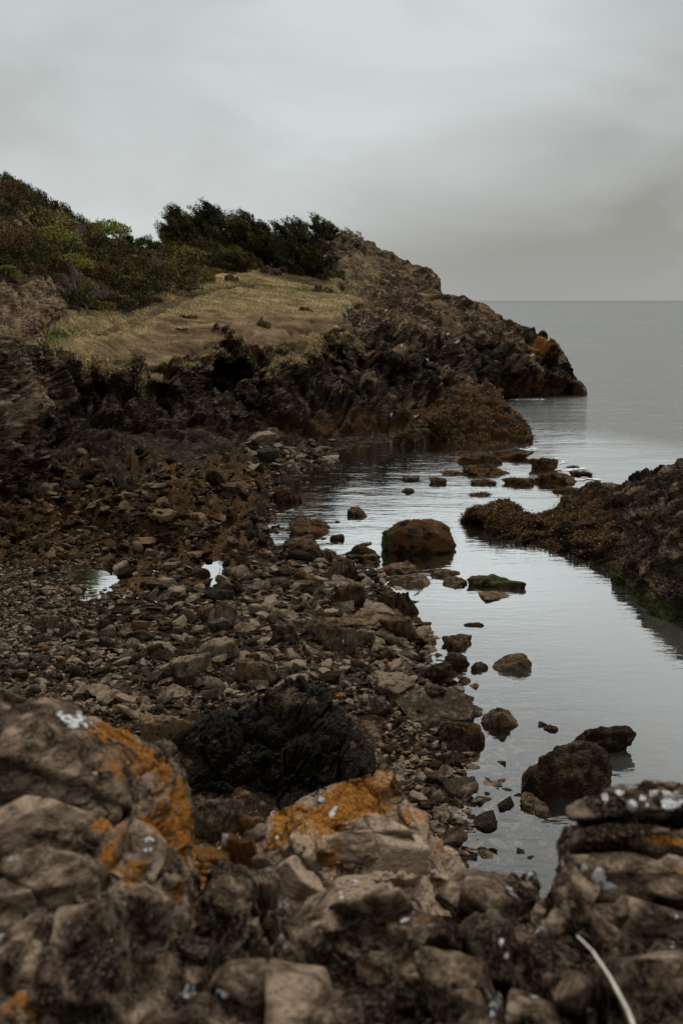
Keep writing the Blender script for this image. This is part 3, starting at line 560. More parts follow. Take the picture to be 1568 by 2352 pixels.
# front ledge
FR = outcrop('rock_ledge', [
    line('vY', (250, 2520, 1.6), (1800, 2520, 1.6)),
    line('vY', (250, 2330, 1.85), (800, 2330, 1.85), (1300, 2330, 1.85), (1800, 2330, 1.8)),
    line('vY', (250, 2200, 2.1), (480, 2180, 2.15), (700, 2200, 2.2), (900, 2170, 2.2), (1200, 2180, 2.2), (1400, 2200, 2.2), (1800, 2200, 2.1)),
    line('vY', (250, 2150, 2.4), (420, 2110, 2.5), (470, 2010, 2.6), (520, 1990, 2.65), (560, 2015, 2.65), (600, 2065, 2.6), (660, 2085, 2.6), (740, 2085, 2.6), (790, 2055, 2.6), (850, 2035, 2.6), (900, 2050, 2.6), (940, 2080, 2.65), (1000, 2085, 2.7), (1024, 2030, 2.8), (1060, 2002, 2.85), (1110, 1990, 2.85), (1170, 1990, 2.85), (1215, 2000, 2.85), (1240, 2040, 2.8), (1270, 2090, 2.7), (1330, 2110, 2.5), (1400, 2120, 2.5), (1800, 2120, 2.5)),
    line('Yz', (250, 2.9, 4.9), (1000, 3.1, 4.7), (1230, 3.2, 4.6), (1800, 3.0, 4.8)), line('Yz', (250, 3.5, 1.5), (1800, 3.6, 1.5))],
    (250, 1800), 2.2, [100, 90, 90, 30, 10], M_fore,
    'low blurred brown rock ledge running along the very front of the view', 'rock',
    [(.42, .035, (1.4, 1.0, .8), 24, RA), (.14, .019, (1.3, 1.0, .8), 29, RA), (.05, .008, (1.5, 1.0, .6), 28, RA)],
    
    cracks=[(12, .10, [(600, 2080), (620, 2160), (610, 2240), (640, 2330)]), (13, .12, [(1030, 2110), (1080, 2170), (1150, 2240), (1180, 2330)]), (13, .1, [(1230, 2060), (1280, 2150), (1340, 2240), (1380, 2340)]), (12, .09, [(720, 2200), (830, 2210), (930, 2290), (1010, 2290)]), (8, .07, [(1000, 2080), (1020, 2130), (1060, 2150)])],
    deep=.74, dented=.5, warp=.12, blk=[(530, 2070, 52, 78, 14, .07, .1, 0), (610, 2150, 46, 50, 30, .05, .1, .1), (860, 2110, 76, 46, 8, .06, .1, .1), (950, 2150, 60, 48, 22, .055, .2, .1), (745, 2140, 56, 46, -6, .05, 0, .1), (1120, 2045, 66, 42, 6, .05, .1, .1), (1050, 2050, 34, 42, -6, .04, 0, 0), (1190, 2060, 26, 50, -28, .045, .1, 0), (1150, 2170, 60, 56, 34, .06, .1, .1), (1030, 2170, 46, 40, 26, .045, .1, .1), (1060, 2270, 84, 44, 10, .055, .1, .1), (900, 2265, 80, 40, 16, .05, 0, .2), (700, 2280, 80, 56, 4, .03, .1, .1), (560, 2260, 54, 60, 8, .05, 0, .1), (1260, 2230, 42, 86, -32, .055, .1, 0), (1350, 2300, 46, 70, -36, .05, .1, 0), (1190, 2320, 60, 40, 20, .04, 0, 0), (800, 2350, 90, 36, 4, .04, 0, 0), (460, 2200, 36, 80, 4, .04, 0, 0), (1480, 2260, 80, 60, -20, .05, 0, 0)], fleck=.62, attrs=dict(fa, lichen=lambda u, v, g, n, d: blobs(u, v, [(870, 2230, 40, 30, .5), (430, 2080, 50, 40, .7), (700, 2200, 40, 24, .4), (1180, 2070, 40, 20, .4), (980, 2110, 60, 16, .5)]) * (.8 + .5 * n),
               white=lambda u, v, g, n, d: blobs(u, v, [(785, 2060, 7, 20, .9), (1120, 2075, 12, 10, .6), (1150, 2165, 7, 12, .9), (1163, 2195, 9, 10, .8), (1220, 2010, 18, 24, .5), (920, 2020, 20, 10, .5), (950, 2100, 8, 20, .45), (1240, 2130, 18, 10, .5)]) * (1 + .3 * n), tone=lambda u, v, g, n, d: -.035 + .08 * n - .02 * sst(2150, 2350, v)))[0]  # tone darkens towards the frame's bottom edge: a vignette painted into the ledge
# right block
RI = outcrop('rock_outcrop', [
    line('vY', (1240, 2500, 1.75), (1850, 2500, 1.75)),
    line('vY', (1240, 2300, 2.0), (1850, 2300, 2.0)),
    line('vY', (1240, 2120, 2.25), (1850, 2110, 2.2)),
    line('vY', (1240, 2110, 2.45), (1290, 1990, 2.48), (1330, 1960, 2.45), (1850, 1950, 2.35)),
    line('vY', (1240, 2160, 2.6), (1275, 2060, 2.62), (1292, 1930, 2.62), (1306, 1885, 2.6), (1340, 1845, 2.6), (1380, 1812, 2.6), (1420, 1797, 2.6), (1500, 1795, 2.6), (1568, 1800, 2.6), (1850, 1790, 2.6)),
    line('Yz', (1240, 3.0, 4.8), (1850, 3.0, 5.0)), line('Yz', (1240, 3.4, 1.0), (1850, 3.4, 1.0))],
    (1240, 1850), 2.0, [90, 100, 100, 110, 30, 10], M_fore,
    'dark brown rock with big round white lichen spots on its flat crest', 'rock',
    [(.34, .05, (1.8, 1.2, .6), 34, rotm(R(5), R(-6), R(10))), (.13, .017, (1.8, 1.2, .7), 39, rotm(R(5), R(-6), R(10))), (.05, .008, (1.7, 1.2, .6), 38, RA)],
    
    cracks=[(10, .11, [(1320, 1895), (1420, 1900), (1568, 1890), (1800, 1880)]), (10, .10, [(1330, 1975), (1430, 1985), (1568, 1975), (1800, 1970)]), (8, .07, [(1330, 2080), (1450, 2070), (1568, 2085)]), (9, .1, [(1310, 2150), (1400, 2190), (1440, 2260), (1540, 2330)])],
    warp=.12, blk=[(1372, 1862, 52, 26, 2, .05, 0, -.2), (1470, 1858, 66, 28, 2, .05, 0, -.2), (1580, 1852, 70, 28, 0, .05, 0, -.2), (1385, 1935, 62, 26, 3, .06, 0, .1), (1480, 1932, 56, 26, 3, .06, 0, .1), (1560, 1935, 60, 26, -3, .05, 0, .1), (1440, 2020, 95, 34, 6, .055, 0, .1), (1560, 2030, 60, 40, -4, .05, 0, 0), (1390, 2110, 60, 30, 14, .05, 0, .1), (1500, 2120, 70, 36, 8, .055, 0, .1), (1340, 2040, 26, 60, 10, .04, 0, 0), (1420, 2210, 50, 60, -35, .05, .1, 0), (1540, 2230, 60, 60, -20, .05, 0, .1)], fleck=.62, attrs=dict(fa, white=lambda u, v, g, n, d: blobs(u, v, [(1542, 1840, 22, 20, 1.8), (1447, 1852, 13, 14, 1.7), (1450, 1800, 15, 8, 1.7), (1388, 1832, 8, 11, 1.6), (1500, 1822, 10, 9, 1.5), (1475, 1833, 8, 8, 1.4), (1422, 1820, 10, 7, 1.4), (1482, 1850, 6, 6, 1.3), (1375, 2010, 18, 18, 1.1), (1340, 1995, 12, 10, .9), (1398, 2035, 20, 10, .9), (1600, 1810, 10, 8, 1.2)]),
               lichen=lambda u, v, g, n, d: blobs(u, v, [(1520, 1930, 36, 12, .95), (1560, 1935, 20, 10, .8), (1470, 1925, 30, 10, .4), (1560, 2000, 20, 8, .7), (1400, 1860, 40, 14, .35)]) * (.9 + .4 * n), tone=lambda u, v, g, n, d: -.02 + .08 * n))[0]
# dark wet rock on the beach
DK = outcrop('rock_outcrop', [
    line('vz', (405, 1990, .2), (890, 1990, .0)),
    line('vY', (405, 1880, 11.9), (640, 1890, 11.8), (890, 1860, 11.9)),
    line('vY', (405, 1780, 12.5), (520, 1750, 12.5), (680, 1700, 12.6), (800, 1740, 12.5), (890, 1830, 12.3)),
    line('vY', (405, 1790, 13.2), (428, 1715, 13.2), (445, 1660, 13.2), (500, 1630, 13.4), (545, 1632, 13.4), (590, 1612, 13.6), (640, 1580, 13.7), (680, 1562, 13.8), (725, 1580, 13.8), (770, 1612, 13.7), (815, 1648, 13.6), (842, 1690, 13.4), (858, 1760, 13.2), (890, 1840, 13.2)),
    line('Yz', (405, 14.4, .5), (680, 14.8, .5), (890, 14.3, .2))],
    (405, 890), 1.8, [40, 90, 110, 26], M_black,
    'big black wet jagged rock rising from the stony beach', 'rock',
    [(1.1, .26, (.8, 1.1, 1.8), 44, RB), (.40, .13, (.7, 1.1, 1.8), 49, RB), (.13, .035, (.8, 1.1, 1.5), 41, RB)],
    bumps=[(500, 1680, 50, 40, .12), (620, 1640, 50, 26, -.15), (690, 1600, 40, 40, .12), (590, 1800, 60, 60, -.2), (760, 1700, 50, 50, .1)],
    attrs=dict(_s=1.6, wet=lambda u, v, g, n, d: .2 + .2 * n, tone=lambda u, v, g, n, d: .12 * n - .05 + .10 * sst(.2, .6, n) * sst(1760, 1640, v)))[0]
# weed-covered toe of the headland
weedat = dict(_s=.9, algae=lambda u, v, g, n, d: .9 + .75 * n - .55 * sst(1.5, 2.6, g[..., 2]), wet=lambda u, v, g, n, d: .25 - .3 * n + .4 * sst(.35, .0, g[..., 2]), tone=lambda u, v, g, n, d: .12 * n + .08 * sst(1.2, 2.4, g[..., 2]))
TOE = outcrop('rock_ledge', [
    line('vz', (940, 1040, -.8), (1000, 1050, -.8), (1240, 1060, -.8)),
    line('vz', (940, 1010, -.15), (980, 1012, -.1), (1060, 1025, -.1), (1140, 1030, -.1), (1200, 1028, -.1), (1226, 1026, -.15), (1250, 1060, -1)),
    line('vY', (940, 1000, 49), (980, 965, 50.5), (1040, 950, 51.5), (1100, 945, 52.5), (1160, 960, 52), (1200, 985, 51), (1224, 1005, 50), (1250, 1070, 49)),
    line('vY', (940, 990, 53), (980, 945, 54), (1015, 905, 55), (1052, 878, 56.5), (1085, 868, 57), (1112, 876, 57), (1136, 880, 57), (1150, 905, 56.5), (1172, 938, 56), (1195, 962, 55), (1212, 985, 54), (1225, 1015, 53), (1250, 1060, 53)),
    line('Yz', (940, 60, .2), (1060, 61, .5), (1150, 60, -.5), (1250, 58, -2))],
    (940, 1250), 1.9, [14, 50, 60, 20], M_weed,
    'rock shoulder covered in orange brown seaweed at the foot of the dark headland', 'rock',
    [(1.5, .5, (1.5, 1.2, .8), 54, STRATA), (.55, .22, (1.3, 1.2, .8), 59, STRATA), (.22, .09, (1, 1, 1), 51, STRATA)],
    attrs=weedat)
# right promontory
PR = outcrop('rock_promontory', [
    line('vz', (1060, 1230, -1.2), (1100, 1260, -1.2), (1280, 1330, -1.2), (1450, 1440, -1.2), (1568, 1510, -1.2), (1950, 1650, -1.2)),
    line('vz', (1060, 1200, -.6), (1080, 1182, -.1), (1100, 1208, -.1), (1150, 1243, -.1), (1200, 1268, -.1), (1280, 1283, -.1), (1340, 1298, -.1), (1390, 1318, -.1), (1420, 1348, -.1), (1450, 1388, -.1), (1500, 1428, -.1), (1568, 1456, -.1), (1950, 1590, -.1)),
    line('vY', (1060, 1200, 31.25), (1080, 1178, 31.15), (1120, 1190, 30.2), (1165, 1215, 29.5), (1250, 1245, 28.3), (1330, 1255, 27.2), (1400, 1272, 25.8), (1450, 1305, 23.8), (1500, 1325, 22.5), (1568, 1330, 21.3), (1950, 1390, 17.8)),
    line('vY', (1060, 1200, 31.3), (1080, 1176, 31.2), (1120, 1178, 30.8), (1165, 1185, 30.2), (1250, 1215, 29.2), (1330, 1205, 28.5), (1400, 1195, 28), (1460, 1190, 27.2), (1568, 1180, 25), (1950, 1150, 21)),
    line('vY', (1060, 1210, 32), (1078, 1173, 32), (1100, 1160, 32), (1130, 1154, 32), (1165, 1149, 31.8), (1182, 1166, 31.5), (1215, 1180, 31), (1250, 1175, 31), (1281, 1168, 31), (1290, 1145, 31.5), (1330, 1130, 32), (1345, 1119, 32), (1370, 1109, 32), (1400, 1106, 32), (1424, 1111, 31.5), (1450, 1091, 31.3), (1490, 1081, 31), (1512, 1066, 30.5), (1568, 1046, 30), (1950, 960, 29)),
    line('Yz', (1060, 33, -.8), (1165, 33.5, -.4), (1215, 32.5, -.5), (1281, 32.8, -.5), (1400, 34.5, -.3), (1568, 35, -.2), (1950, 36, .5))],
    (1060, 1950), 2.0, [16, 60, 60, 60, 20], M_weed,
    'long seaweed covered rock spit rising to bare dark rock at the right of the bay', 'rock',
    [(.9, .24, (1.5, 1.2, .8), 64, STRATA), (.36, .13, (1.3, 1.2, .8), 69, STRATA), (.13, .05, (1, 1, 1), 61, STRATA)],
    bumps=[(1160, 1180, 40, 18, .15), (1375, 1120, 36, 14, .15)],
    attrs=dict(_s=1.6, algae=lambda u, v, g, n, d: (.85 + .8 * n) * sst(1600, 1230, u) - .95 * sst(.9, 1.7, g[..., 2] + .35 * n) - .4 * sst(.5, .15, g[..., 2]), moss=lambda u, v, g, n, d: .45 * sst(.7, .2, g[..., 2]) * sst(1330, 1430, u) + .5 * sst(.5, .2, g[..., 2]) * (n + .4), wet=lambda u, v, g, n, d: .3 - .3 * n + .5 * sst(.3, .0, g[..., 2]), tone=lambda u, v, g, n, d: .12 * n))

# ------------------------------------------------------------------ stones
def hull_z(Q): return Q[:, 2].min(), Q[:, 2].max()
PROTO = []
for i in range(16):
    Q, F_ = stone_geo(3, 100 + i, 10 + i % 5, 16, [.5, .62, .72, .42][i % 4], .06)
    PROTO.append((mk('stone', Q, F_, M_stone), Q))
def put(me, Q, u, v, w, h, b=0, rz=None, tilt=.15, sink=.22, name='stone', zbase=None):
    """stone of apparent width w and height h (photo units) whose base centre is seen at u,v"""
    if zbase is None:
        i = pick(u, v, b); pos = Pf[i]
    else:
        pos = P_of(np.array(float(u)), Y_of(v, zbase), zbase)
    d = pos[1] * cp + (H - pos[2]) * sp
    sx = w / F * d / 2; z0, z1 = hull_z(Q); el = (H - pos[2]) / pos[1]
    hm = h / F * d; dep = 1.6 * sx * math.sin(math.atan(el)); hh = math.sqrt(max(hm * hm - dep * dep, (.45 * hm) ** 2)) * 1.05
    sz = hh * (1 + sink) / (z1 - z0)
    o = ob(name, me)
    o.scale = (sx, sx * rng.uniform(.8, 1.1), sz)
    o.rotation_euler = (rng.normal() * tilt * .5, rng.normal() * tilt * .5, (rng.uniform(-.5, .5) if rz is None else rz) + (math.pi if rng.random() < .5 else 0))
    pb = .55 * sx / max(pos[1], 1); o.location = (pos[0] * (1 + pb), pos[1] * (1 + pb), pos[2] - sz * z0 - hh * sink)
    return o
WEED = []
def big(u, v, w, h, label, seed, mat, sub=5, planes=10, sharp=12, flatz=.7, nz=.15, round_=.12, b=0, sink=.2, zbase=None, attrs=None, cat='boulder', name='boulder', group=None, rz=0.0, teeth=0):
    Q, F_ = stone_geo(sub, seed, planes, sharp, flatz, nz, round_)
    if teeth:
        r_ = np.random.default_rng(seed); Vs, Fs = [], []
        for i in range(teeth):
            q, f_ = stone_geo(4, seed * 7 + i, 10, 20, r_.uniform(.7, 1.3), .35, 0)
            x = -.8 + 1.6 * (i + .5) / teeth
            Vs.append(q @ rotm(r_.normal() * .3, r_.normal() * .35, r_.uniform(0, 3)).T * r_.uniform(.28, .5) * np.array([1, 1, 1.25 - .6 * abs(x)]) + np.array([x, r_.normal() * .2, 0])); Fs.append(f_ + len(q) * i)
        Q, F_ = np.concatenate(Vs), np.concatenate(Fs); Q = (Q - (Q.min(0) + Q.max(0)) / 2) / (np.ptp(Q[:, 0]) / 2); Q[:, 2] *= flatz / .6
    at = {}
    if attrs:
        n_ = fbm(Q * 3, 4, seed)
        zn = (Q[:, 2] - Q[:, 2].min()) / np.ptp(Q[:, 2])
        at = {k_: np.clip(f_(Q, zn, n_), -.3, 1.3) for k_, f_ in attrs.items()}
        if 'tone' in at: at['tone'] = at['tone'] * .6
    if zbase is not None and zbase > -.3 and cat == 'seaweed rock': sink = .6; w = w * 1.22; h = h * .62
    elif zbase is not None and zbase > -.3: sink = max(sink, .5); w = w * 1.2; h = h * .95
    o = put(mk(name, Q, F_, mat, at), Q, u, v, w, h, b, rz, .05, sink, name, zbase)
    if cat == 'seaweed rock' or seed == 541:
        Rm = np.array(o.rotation_euler.to_matrix()); q_ = (Q * np.array(o.scale[:])) @ Rm.T + np.array(o.location[:])
        WEED.append((q_, at['algae'] ** 2 * (q_[:, 2] > .0), w, seed))
    return tag(o, label, cat, group)
W = -.12
wd = lambda a=.9, t=0., m=0., wet=.3: dict(algae=lambda Q, z, n: a * (.6 + .8 * n) * sst(.25, .6, z), wet=lambda Q, z, n: wet + .5 * sst(.45, .2, z), moss=lambda Q, z, n: m * sst(.5, .8, z) * (.8 + .5 * n), tone=lambda Q, z, n: t + .1 * n)
M_one = rock_mat('single_stone', (.009, .0068, .0047), (.044, .033, .023), (.23, .18, .13), 3.6, .8, .035, warm=.2)
M_bld = rock_mat('boulder_stone', (.007, .005, .0033), (.030, .0205, .0135), (.17, .125, .085), 3.8, .75, .04, rr=(.41, .5, .62))
for a in [
    (960, 1282, 148, 92, 'large round boulder capped with brown seaweed standing in the calm bay', 541, M_bld, dict(flatz=.85, sharp=6, round_=.7, nz=.12, zbase=W, attrs=dict(wd(1.3, -.06), moss=lambda Q, z, n: .9 * sst(.5, .9, Q[:, 0]) * sst(.3, .6, z)))),
    (1136, 1364, 112, 44, 'low boulder with green moss on its flat top in open water', 502, M_bld, dict(flatz=.5, zbase=W, attrs=wd(.3, -.05, .7))),
    (1142, 1380, 78, 20, 'flat brown slab awash against the mossy topped boulder', 503, M_bld, dict(flatz=.3, zbase=W * .5, attrs=wd(.3, .12))),
    (823, 1194, 50, 28, 'small smooth dark boulder alone in still water beyond the rubble', 504, M_bld, dict(zbase=W, sub=4, attrs=wd(.3, .03))),
    (1018, 1332, 62, 28, 'brown flat topped rock beside the big seaweed boulder', 505, M_bld, dict(zbase=W, sub=4, attrs=wd(.4, .05))),
    (1046, 1355, 54, 28, 'brown rounded rock touching the flat topped one, nearer the mossy boulder', 506, M_bld, dict(zbase=W, sub=4, attrs=wd(.5, .05))),
    (938, 1364, 104, 42, 'wide brown rock sloping into the water at the edge of the rubble', 507, M_bld, dict(flatz=.5, sink=.15, attrs=wd(.35, .14, 0, .05))),
    (912, 1330, 90, 36, 'smooth grey rounded rock just behind the sloping brown rock', 508, M_bld, dict(sharp=6, round_=.5, attrs=wd(0, .10, 0, .05))),
    (1160, 1556, 98, 58, 'rounded brown boulder with a pale top standing in shallow clear water', 509, M_bld, dict(zbase=W, sharp=8, round_=.35, nz=.1, attrs=wd(.35, .12, 0, .1))),
    (1050, 1502, 62, 38, 'small dark boulder in the shallows behind the purple grey one', 510, M_bld, dict(zbase=W, sub=4, attrs=wd(.6, 0))),
    (1045, 1545, 66, 46, 'smooth purple grey boulder at the edge of the shallows', 511, M_bld, dict(sharp=6, round_=.5, sub=4, attrs=wd(0, .02, 0, .1))),
    (1099, 1552, 40, 32, 'little brown boulder close against the pale topped one', 512, M_bld, dict(zbase=W, sub=4, attrs=wd(.4, .08))),
    (1149, 1688, 82, 66, 'blocky mottled boulder in rippled shallows', 513, M_bld, dict(zbase=W, flatz=.8, sharp=14, round_=.1, attrs=wd(.3, .12, 0, .05))),
    (1060, 1728, 112, 70, 'dark boulder dotted with orange weed at the shore', 514, M_bld, dict(attrs=wd(.8, .0))),
    (1296, 1850, 190, 160, 'biggest dark brown boulder, sloped like a loaf, in the near shallows', 515, M_bld, dict(zbase=-.15, flatz=.95, sharp=9, round_=.25, sink=.15, attrs=wd(.55, .0))),
    (1381, 1742, 122, 84, 'dark ragged boulder in deeper water behind the biggest one', 516, M_bld, dict(zbase=-.05, flatz=.8, sharp=10, round_=.3, attrs=wd(.3, -.06))),
    (1256, 1694, 40, 30, 'tiny dark rock poking from the ripples', 517, M_bld, dict(zbase=W, sub=4, attrs=wd(.4, .0))),
    (999, 1640, 62, 58, 'upright angular dark stone at the edge of the shingle', 518, M_bld, dict(sharp=22, round_=0, flatz=.9, attrs=wd(.3, .0))),
    (1232, 1884, 86, 52, 'tilted slab leaning below the biggest boulder', 519, M_bld, dict(zbase=-.1, flatz=.35, sharp=20, round_=0, rz=-.6, attrs=wd(.2, .08))),
    (1004, 1562, 68, 40, 'dark angular stone behind a flat pale one', 520, M_bld, dict(sharp=18, round_=0, attrs=wd(.3, -.05))),
    (966, 1548, 56, 24, 'flat pale grey stone on the shingle by the water', 521, M_one, dict(flatz=.35, sharp=16, round_=0, attrs=dict(tone=lambda Q, z, n: .28 + .1 * n))),
    (738, 1484, 106, 62, 'large rounded brown boulder in the middle of the rubble', 522, M_bld, dict(sharp=8, flatz=.7, attrs=wd(.2, .10, 0, .0))),
    (822, 1450, 152, 46, 'long low brown rock lying across the rubble', 523, M_bld, dict(flatz=.4, sharp=10, attrs=wd(.3, .08, 0, .05))),
    (910, 1468, 90, 54, 'brown rock with a cracked end beside the long low one', 524, M_bld, dict(sharp=12, attrs=wd(.35, .08, 0, .1))),
    (692, 1285, 94, 46, 'dark layered slab at the inner edge of the bay', 525, M_bld, dict(flatz=.45, sharp=16, round_=.1, attrs=wd(.3, .0))),
    (833, 1298, 70, 30, 'low brown rock half out of the inner water', 526, M_bld, dict(flatz=.4, zbase=W * .6, attrs=wd(.4, .04))),
    (792, 1338, 62, 50, 'squarish grey block among dark stones near the inner bay', 527, M_one, dict(sharp=22, round_=0, flatz=.85, attrs=dict(tone=lambda Q, z, n: .02 + .1 * n))),
    (840, 1348, 34, 20, 'pale rounded stone between dark rocks by the inner bay', 528, M_one, dict(sub=4, attrs=dict(tone=lambda Q, z, n: .25 + .1 * n))),
    (928, 1418, 62, 60, 'dark split rock at the end of the rubble spit', 529, M_bld, dict(sharp=18, round_=0, flatz=.85, zbase=-.05, attrs=wd(.4, .0))),
    (886, 1410, 42, 46, 'upright mottled stone next to the split rock', 530, M_bld, dict(sharp=14, flatz=.9, attrs=wd(.2, .06))),
    (802, 1405, 82, 58, 'angular brown block with orange weed on one side', 531, M_bld, dict(sharp=20, round_=0, flatz=.8, attrs=wd(.7, .05, 0, .05))),
    (838, 1484, 52, 38, 'light grey angular stone near the long low rock', 532, M_one, dict(sharp=18, attrs=dict(tone=lambda Q, z, n: .2 + .1 * n))),
    (804, 1500, 36, 56, 'pointed upright stone right of the rounded brown boulder', 533, M_one, dict(sharp=22, flatz=1.2, round_=0, attrs=dict(tone=lambda Q, z, n: .15 + .1 * n))),
    (654, 1480, 62, 48, 'orange brown angular stone left of the rounded brown boulder', 534, M_one, dict(sharp=22, round_=0, flatz=.8, attrs=dict(lichen=lambda Q, z, n: .25 + .4 * n, tone=lambda Q, z, n: .05 + .1 * n))),
    (593, 1420, 50, 32, 'pale buff stone at the foot of the dark rock rib', 535, M_one, dict(sub=4, sharp=12, attrs=dict(tone=lambda Q, z, n: .3 + .1 * n))),
    (110, 1456, 58, 42, 'blunt grey boulder beside the tide pools', 536, M_one, dict(sharp=10, attrs=dict(tone=lambda Q, z, n: .12 + .1 * n))),
    (160, 1470, 42, 38, 'reddish brown stone next to the blunt grey boulder', 537, M_one, dict(sub=4, sharp=14, attrs=dict(lichen=lambda Q, z, n: .25 + .3 * n))),
    (250, 1462, 40, 28, 'smooth grey stone set in the near tide pool', 538, M_one, dict(sub=4, sharp=9, attrs=dict(tone=lambda Q, z, n: .15 + .1 * n))),
    (380, 1512, 66, 36, 'palest pointed stone on the beach, lying below the pools', 539, M_one, dict(sharp=18, round_=0, flatz=.5, attrs=dict(tone=lambda Q, z, n: .4 + .1 * n))),
    (500, 1520, 96, 52, 'broad layered light grey slab on the rubble', 540, M_one, dict(sharp=16, round_=0, flatz=.45, attrs=dict(tone=lambda Q, z, n: .2 + .1 * n))),
    (512, 1445, 74, 64, 'layered grey rock standing behind the broad slab', 547, M_one, dict(sharp=18, round_=.1, flatz=.8, attrs=dict(tone=lambda Q, z, n: .1 + .1 * n))),
    (436, 1562, 90, 56, 'large angular grey stone above the near rocks', 542, M_one, dict(sharp=20, round_=0, flatz=.6, attrs=dict(tone=lambda Q, z, n: .15 + .1 * n))),
    (582, 1580, 100, 62, 'large blocky brown stone with fine bands beside the black rock', 543, M_bld, dict(sharp=24, round_=0, flatz=.6, attrs=wd(.15, .14, 0, .0))),
    (668, 1600, 84, 44, 'pale rock lying on the shoulder of the black rock', 544, M_one, dict(sharp=14, flatz=.5, attrs=dict(tone=lambda Q, z, n: .25 + .1 * n))),
    (390, 1720, 130, 84, 'flat cracked brown slab tucked behind the near lichen rock', 545, M_bld, dict(sharp=16, round_=0, flatz=.4, attrs=wd(.0, .2, 0, .0))),
    (906, 1606, 94, 52, 'pale layered rock on the shingle behind the upright angular stone', 546, M_one, dict(sharp=14, flatz=.5, attrs=dict(tone=lambda Q, z, n: .2 + .1 * n))),
    (874, 1640, 58, 42, 'brown wedge shaped stone below the pale layered rock', 547, M_one, dict(sharp=22, round_=0, attrs=dict(tone=lambda Q, z, n: .05 + .1 * n))),
    (1088, 1446, 42, 18, 'small two lobed rock in the open water', 548, M_bld, dict(sub=4, zbase=W * .5, attrs=wd(.3, .0))),
    (975, 1420, 30, 10, 'thin dark sliver of stone off the end of the rubble spit', 549, M_bld, dict(sub=4, zbase=-.05, flatz=.3, attrs=wd(.0, -.05))),
    (1048, 1432, 50, 8, 'long flat stone barely breaking the water', 550, M_bld, dict(sub=4, zbase=-.04, flatz=.2, attrs=wd(.2, .0))),
    (934, 1135, 30, 14, 'small brown rock below the dark reflection of the cliff', 551, M_bld, dict(sub=4, zbase=W * .5, attrs=wd(.3, .05))),
    (942, 1108, 38, 14, 'flat grey rock inside the dark reflection of the cliff', 552, M_bld, dict(sub=4, zbase=W * .5, flatz=.4, attrs=wd(.1, .05))),
    (1005, 1115, 34, 18, 'brown weedy rock between the reflection and the skerries', 553, M_weed, dict(sub=4, zbase=W * .5, attrs=wd(.9, .05))),
    (775, 1245, 30, 18, 'brown pointed stone in the inner water', 554, M_bld, dict(sub=4, zbase=W * .5, attrs=wd(.2, .04))),
    (840, 1255, 24, 9, 'flat stone awash behind the low brown rock', 555, M_bld, dict(sub=4, zbase=-.04, flatz=.3, attrs=wd(.2, .04))),
    (948, 1030, 74, 44, 'rounded green mossy boulder at the foot of the dark cliff', 556, M_weed, dict(zbase=W, sharp=7, attrs=wd(.5, .0, .7))),
    (107, 1148, 44, 30, 'orange brown angular stone at the dark cliff foot', 581, M_one, dict(sub=4, sharp=20, round_=0, attrs=dict(lichen=lambda Q, z, n: .3 + .3 * n, tone=lambda Q, z, n: .1 + .1 * n))),
    (84, 1066, 26, 22, 'grey stone tucked in the shadowed corner of the cove', 582, M_one, dict(sub=4, attrs=dict(tone=lambda Q, z, n: .1 + .1 * n))),
    (318, 1268, 26, 22, 'whitish stone on the weedy rock above the tide pools', 583, M_one, dict(sub=4, attrs=dict(tone=lambda Q, z, n: .4 + .1 * n))),
    (346, 1280, 28, 18, 'slim grey stone below the whitish one', 584, M_one, dict(sub=4, flatz=.4, attrs=dict(tone=lambda Q, z, n: .15 + .1 * n))),
    (586, 1030, 104, 34, 'long pale slab leaning at the foot of the cave', 585, M_one, dict(flatz=.3, sharp=20, round_=0, rz=-.4, attrs=dict(tone=lambda Q, z, n: .22 + .1 * n))),
    (625, 1012, 36, 24, 'squarish brown stone above the long pale slab', 586, M_one, dict(sub=4, sharp=20, round_=0, attrs=dict(tone=lambda Q, z, n: .1 + .1 * n))),
    (752, 1068, 56, 20, 'flat tan stone at the edge of the dark water', 587, M_one, dict(sub=4, flatz=.4, attrs=dict(tone=lambda Q, z, n: .3 + .1 * n))),
    (500, 1110, 54, 34, 'weedy brown stone at the upper end of the rubble', 588, M_weed, dict(sub=4, attrs=wd(.9, .1))),
    # weed-covered skerries
    (724, 1232, 100, 62, 'wide low rock smothered in brown seaweed in the inner bay', 560, M_weed, dict(flatz=.35, sharp=6, nz=.2, zbase=W, attrs=wd(1.2, .0), cat='seaweed rock')),
    (1120, 1098, 96, 48, 'weed covered rock mass reaching from the ledge into the bay', 561, M_weed, dict(flatz=.4, nz=.2, zbase=W, attrs=wd(1.2, .0), cat='seaweed rock')),
    (1098, 1072, 90, 44, 'weed covered rock just below the orange brown ledge', 562, M_weed, dict(flatz=.4, nz=.2, zbase=W, attrs=wd(1.2, .05), cat='seaweed rock')),
    (1168, 1062, 96, 44, 'rounded weed covered rock at the outer foot of the ledge', 563, M_weed, dict(flatz=.5, nz=.2, zbase=W, attrs=wd(1.1, .0), cat='seaweed rock')),
    (1120, 1120, 70, 30, 'weed covered rock with a dark undercut front edge', 564, M_weed, dict(flatz=.45, nz=.2, zbase=W, attrs=wd(1.0, -.03), cat='seaweed rock')),
    (1192, 1122, 68, 38, 'round weed covered rock alone in the gap of the skerries', 565, M_weed, dict(flatz=.6, nz=.2, zbase=W, attrs=wd(1.1, .0), cat='seaweed rock')),
    (1105, 1144, 58, 22, 'small ragged weed rock in front of the skerries', 566, M_weed, dict(sub=4, flatz=.4, nz=.25, zbase=W * .6, attrs=wd(.9, -.02), cat='seaweed rock')),
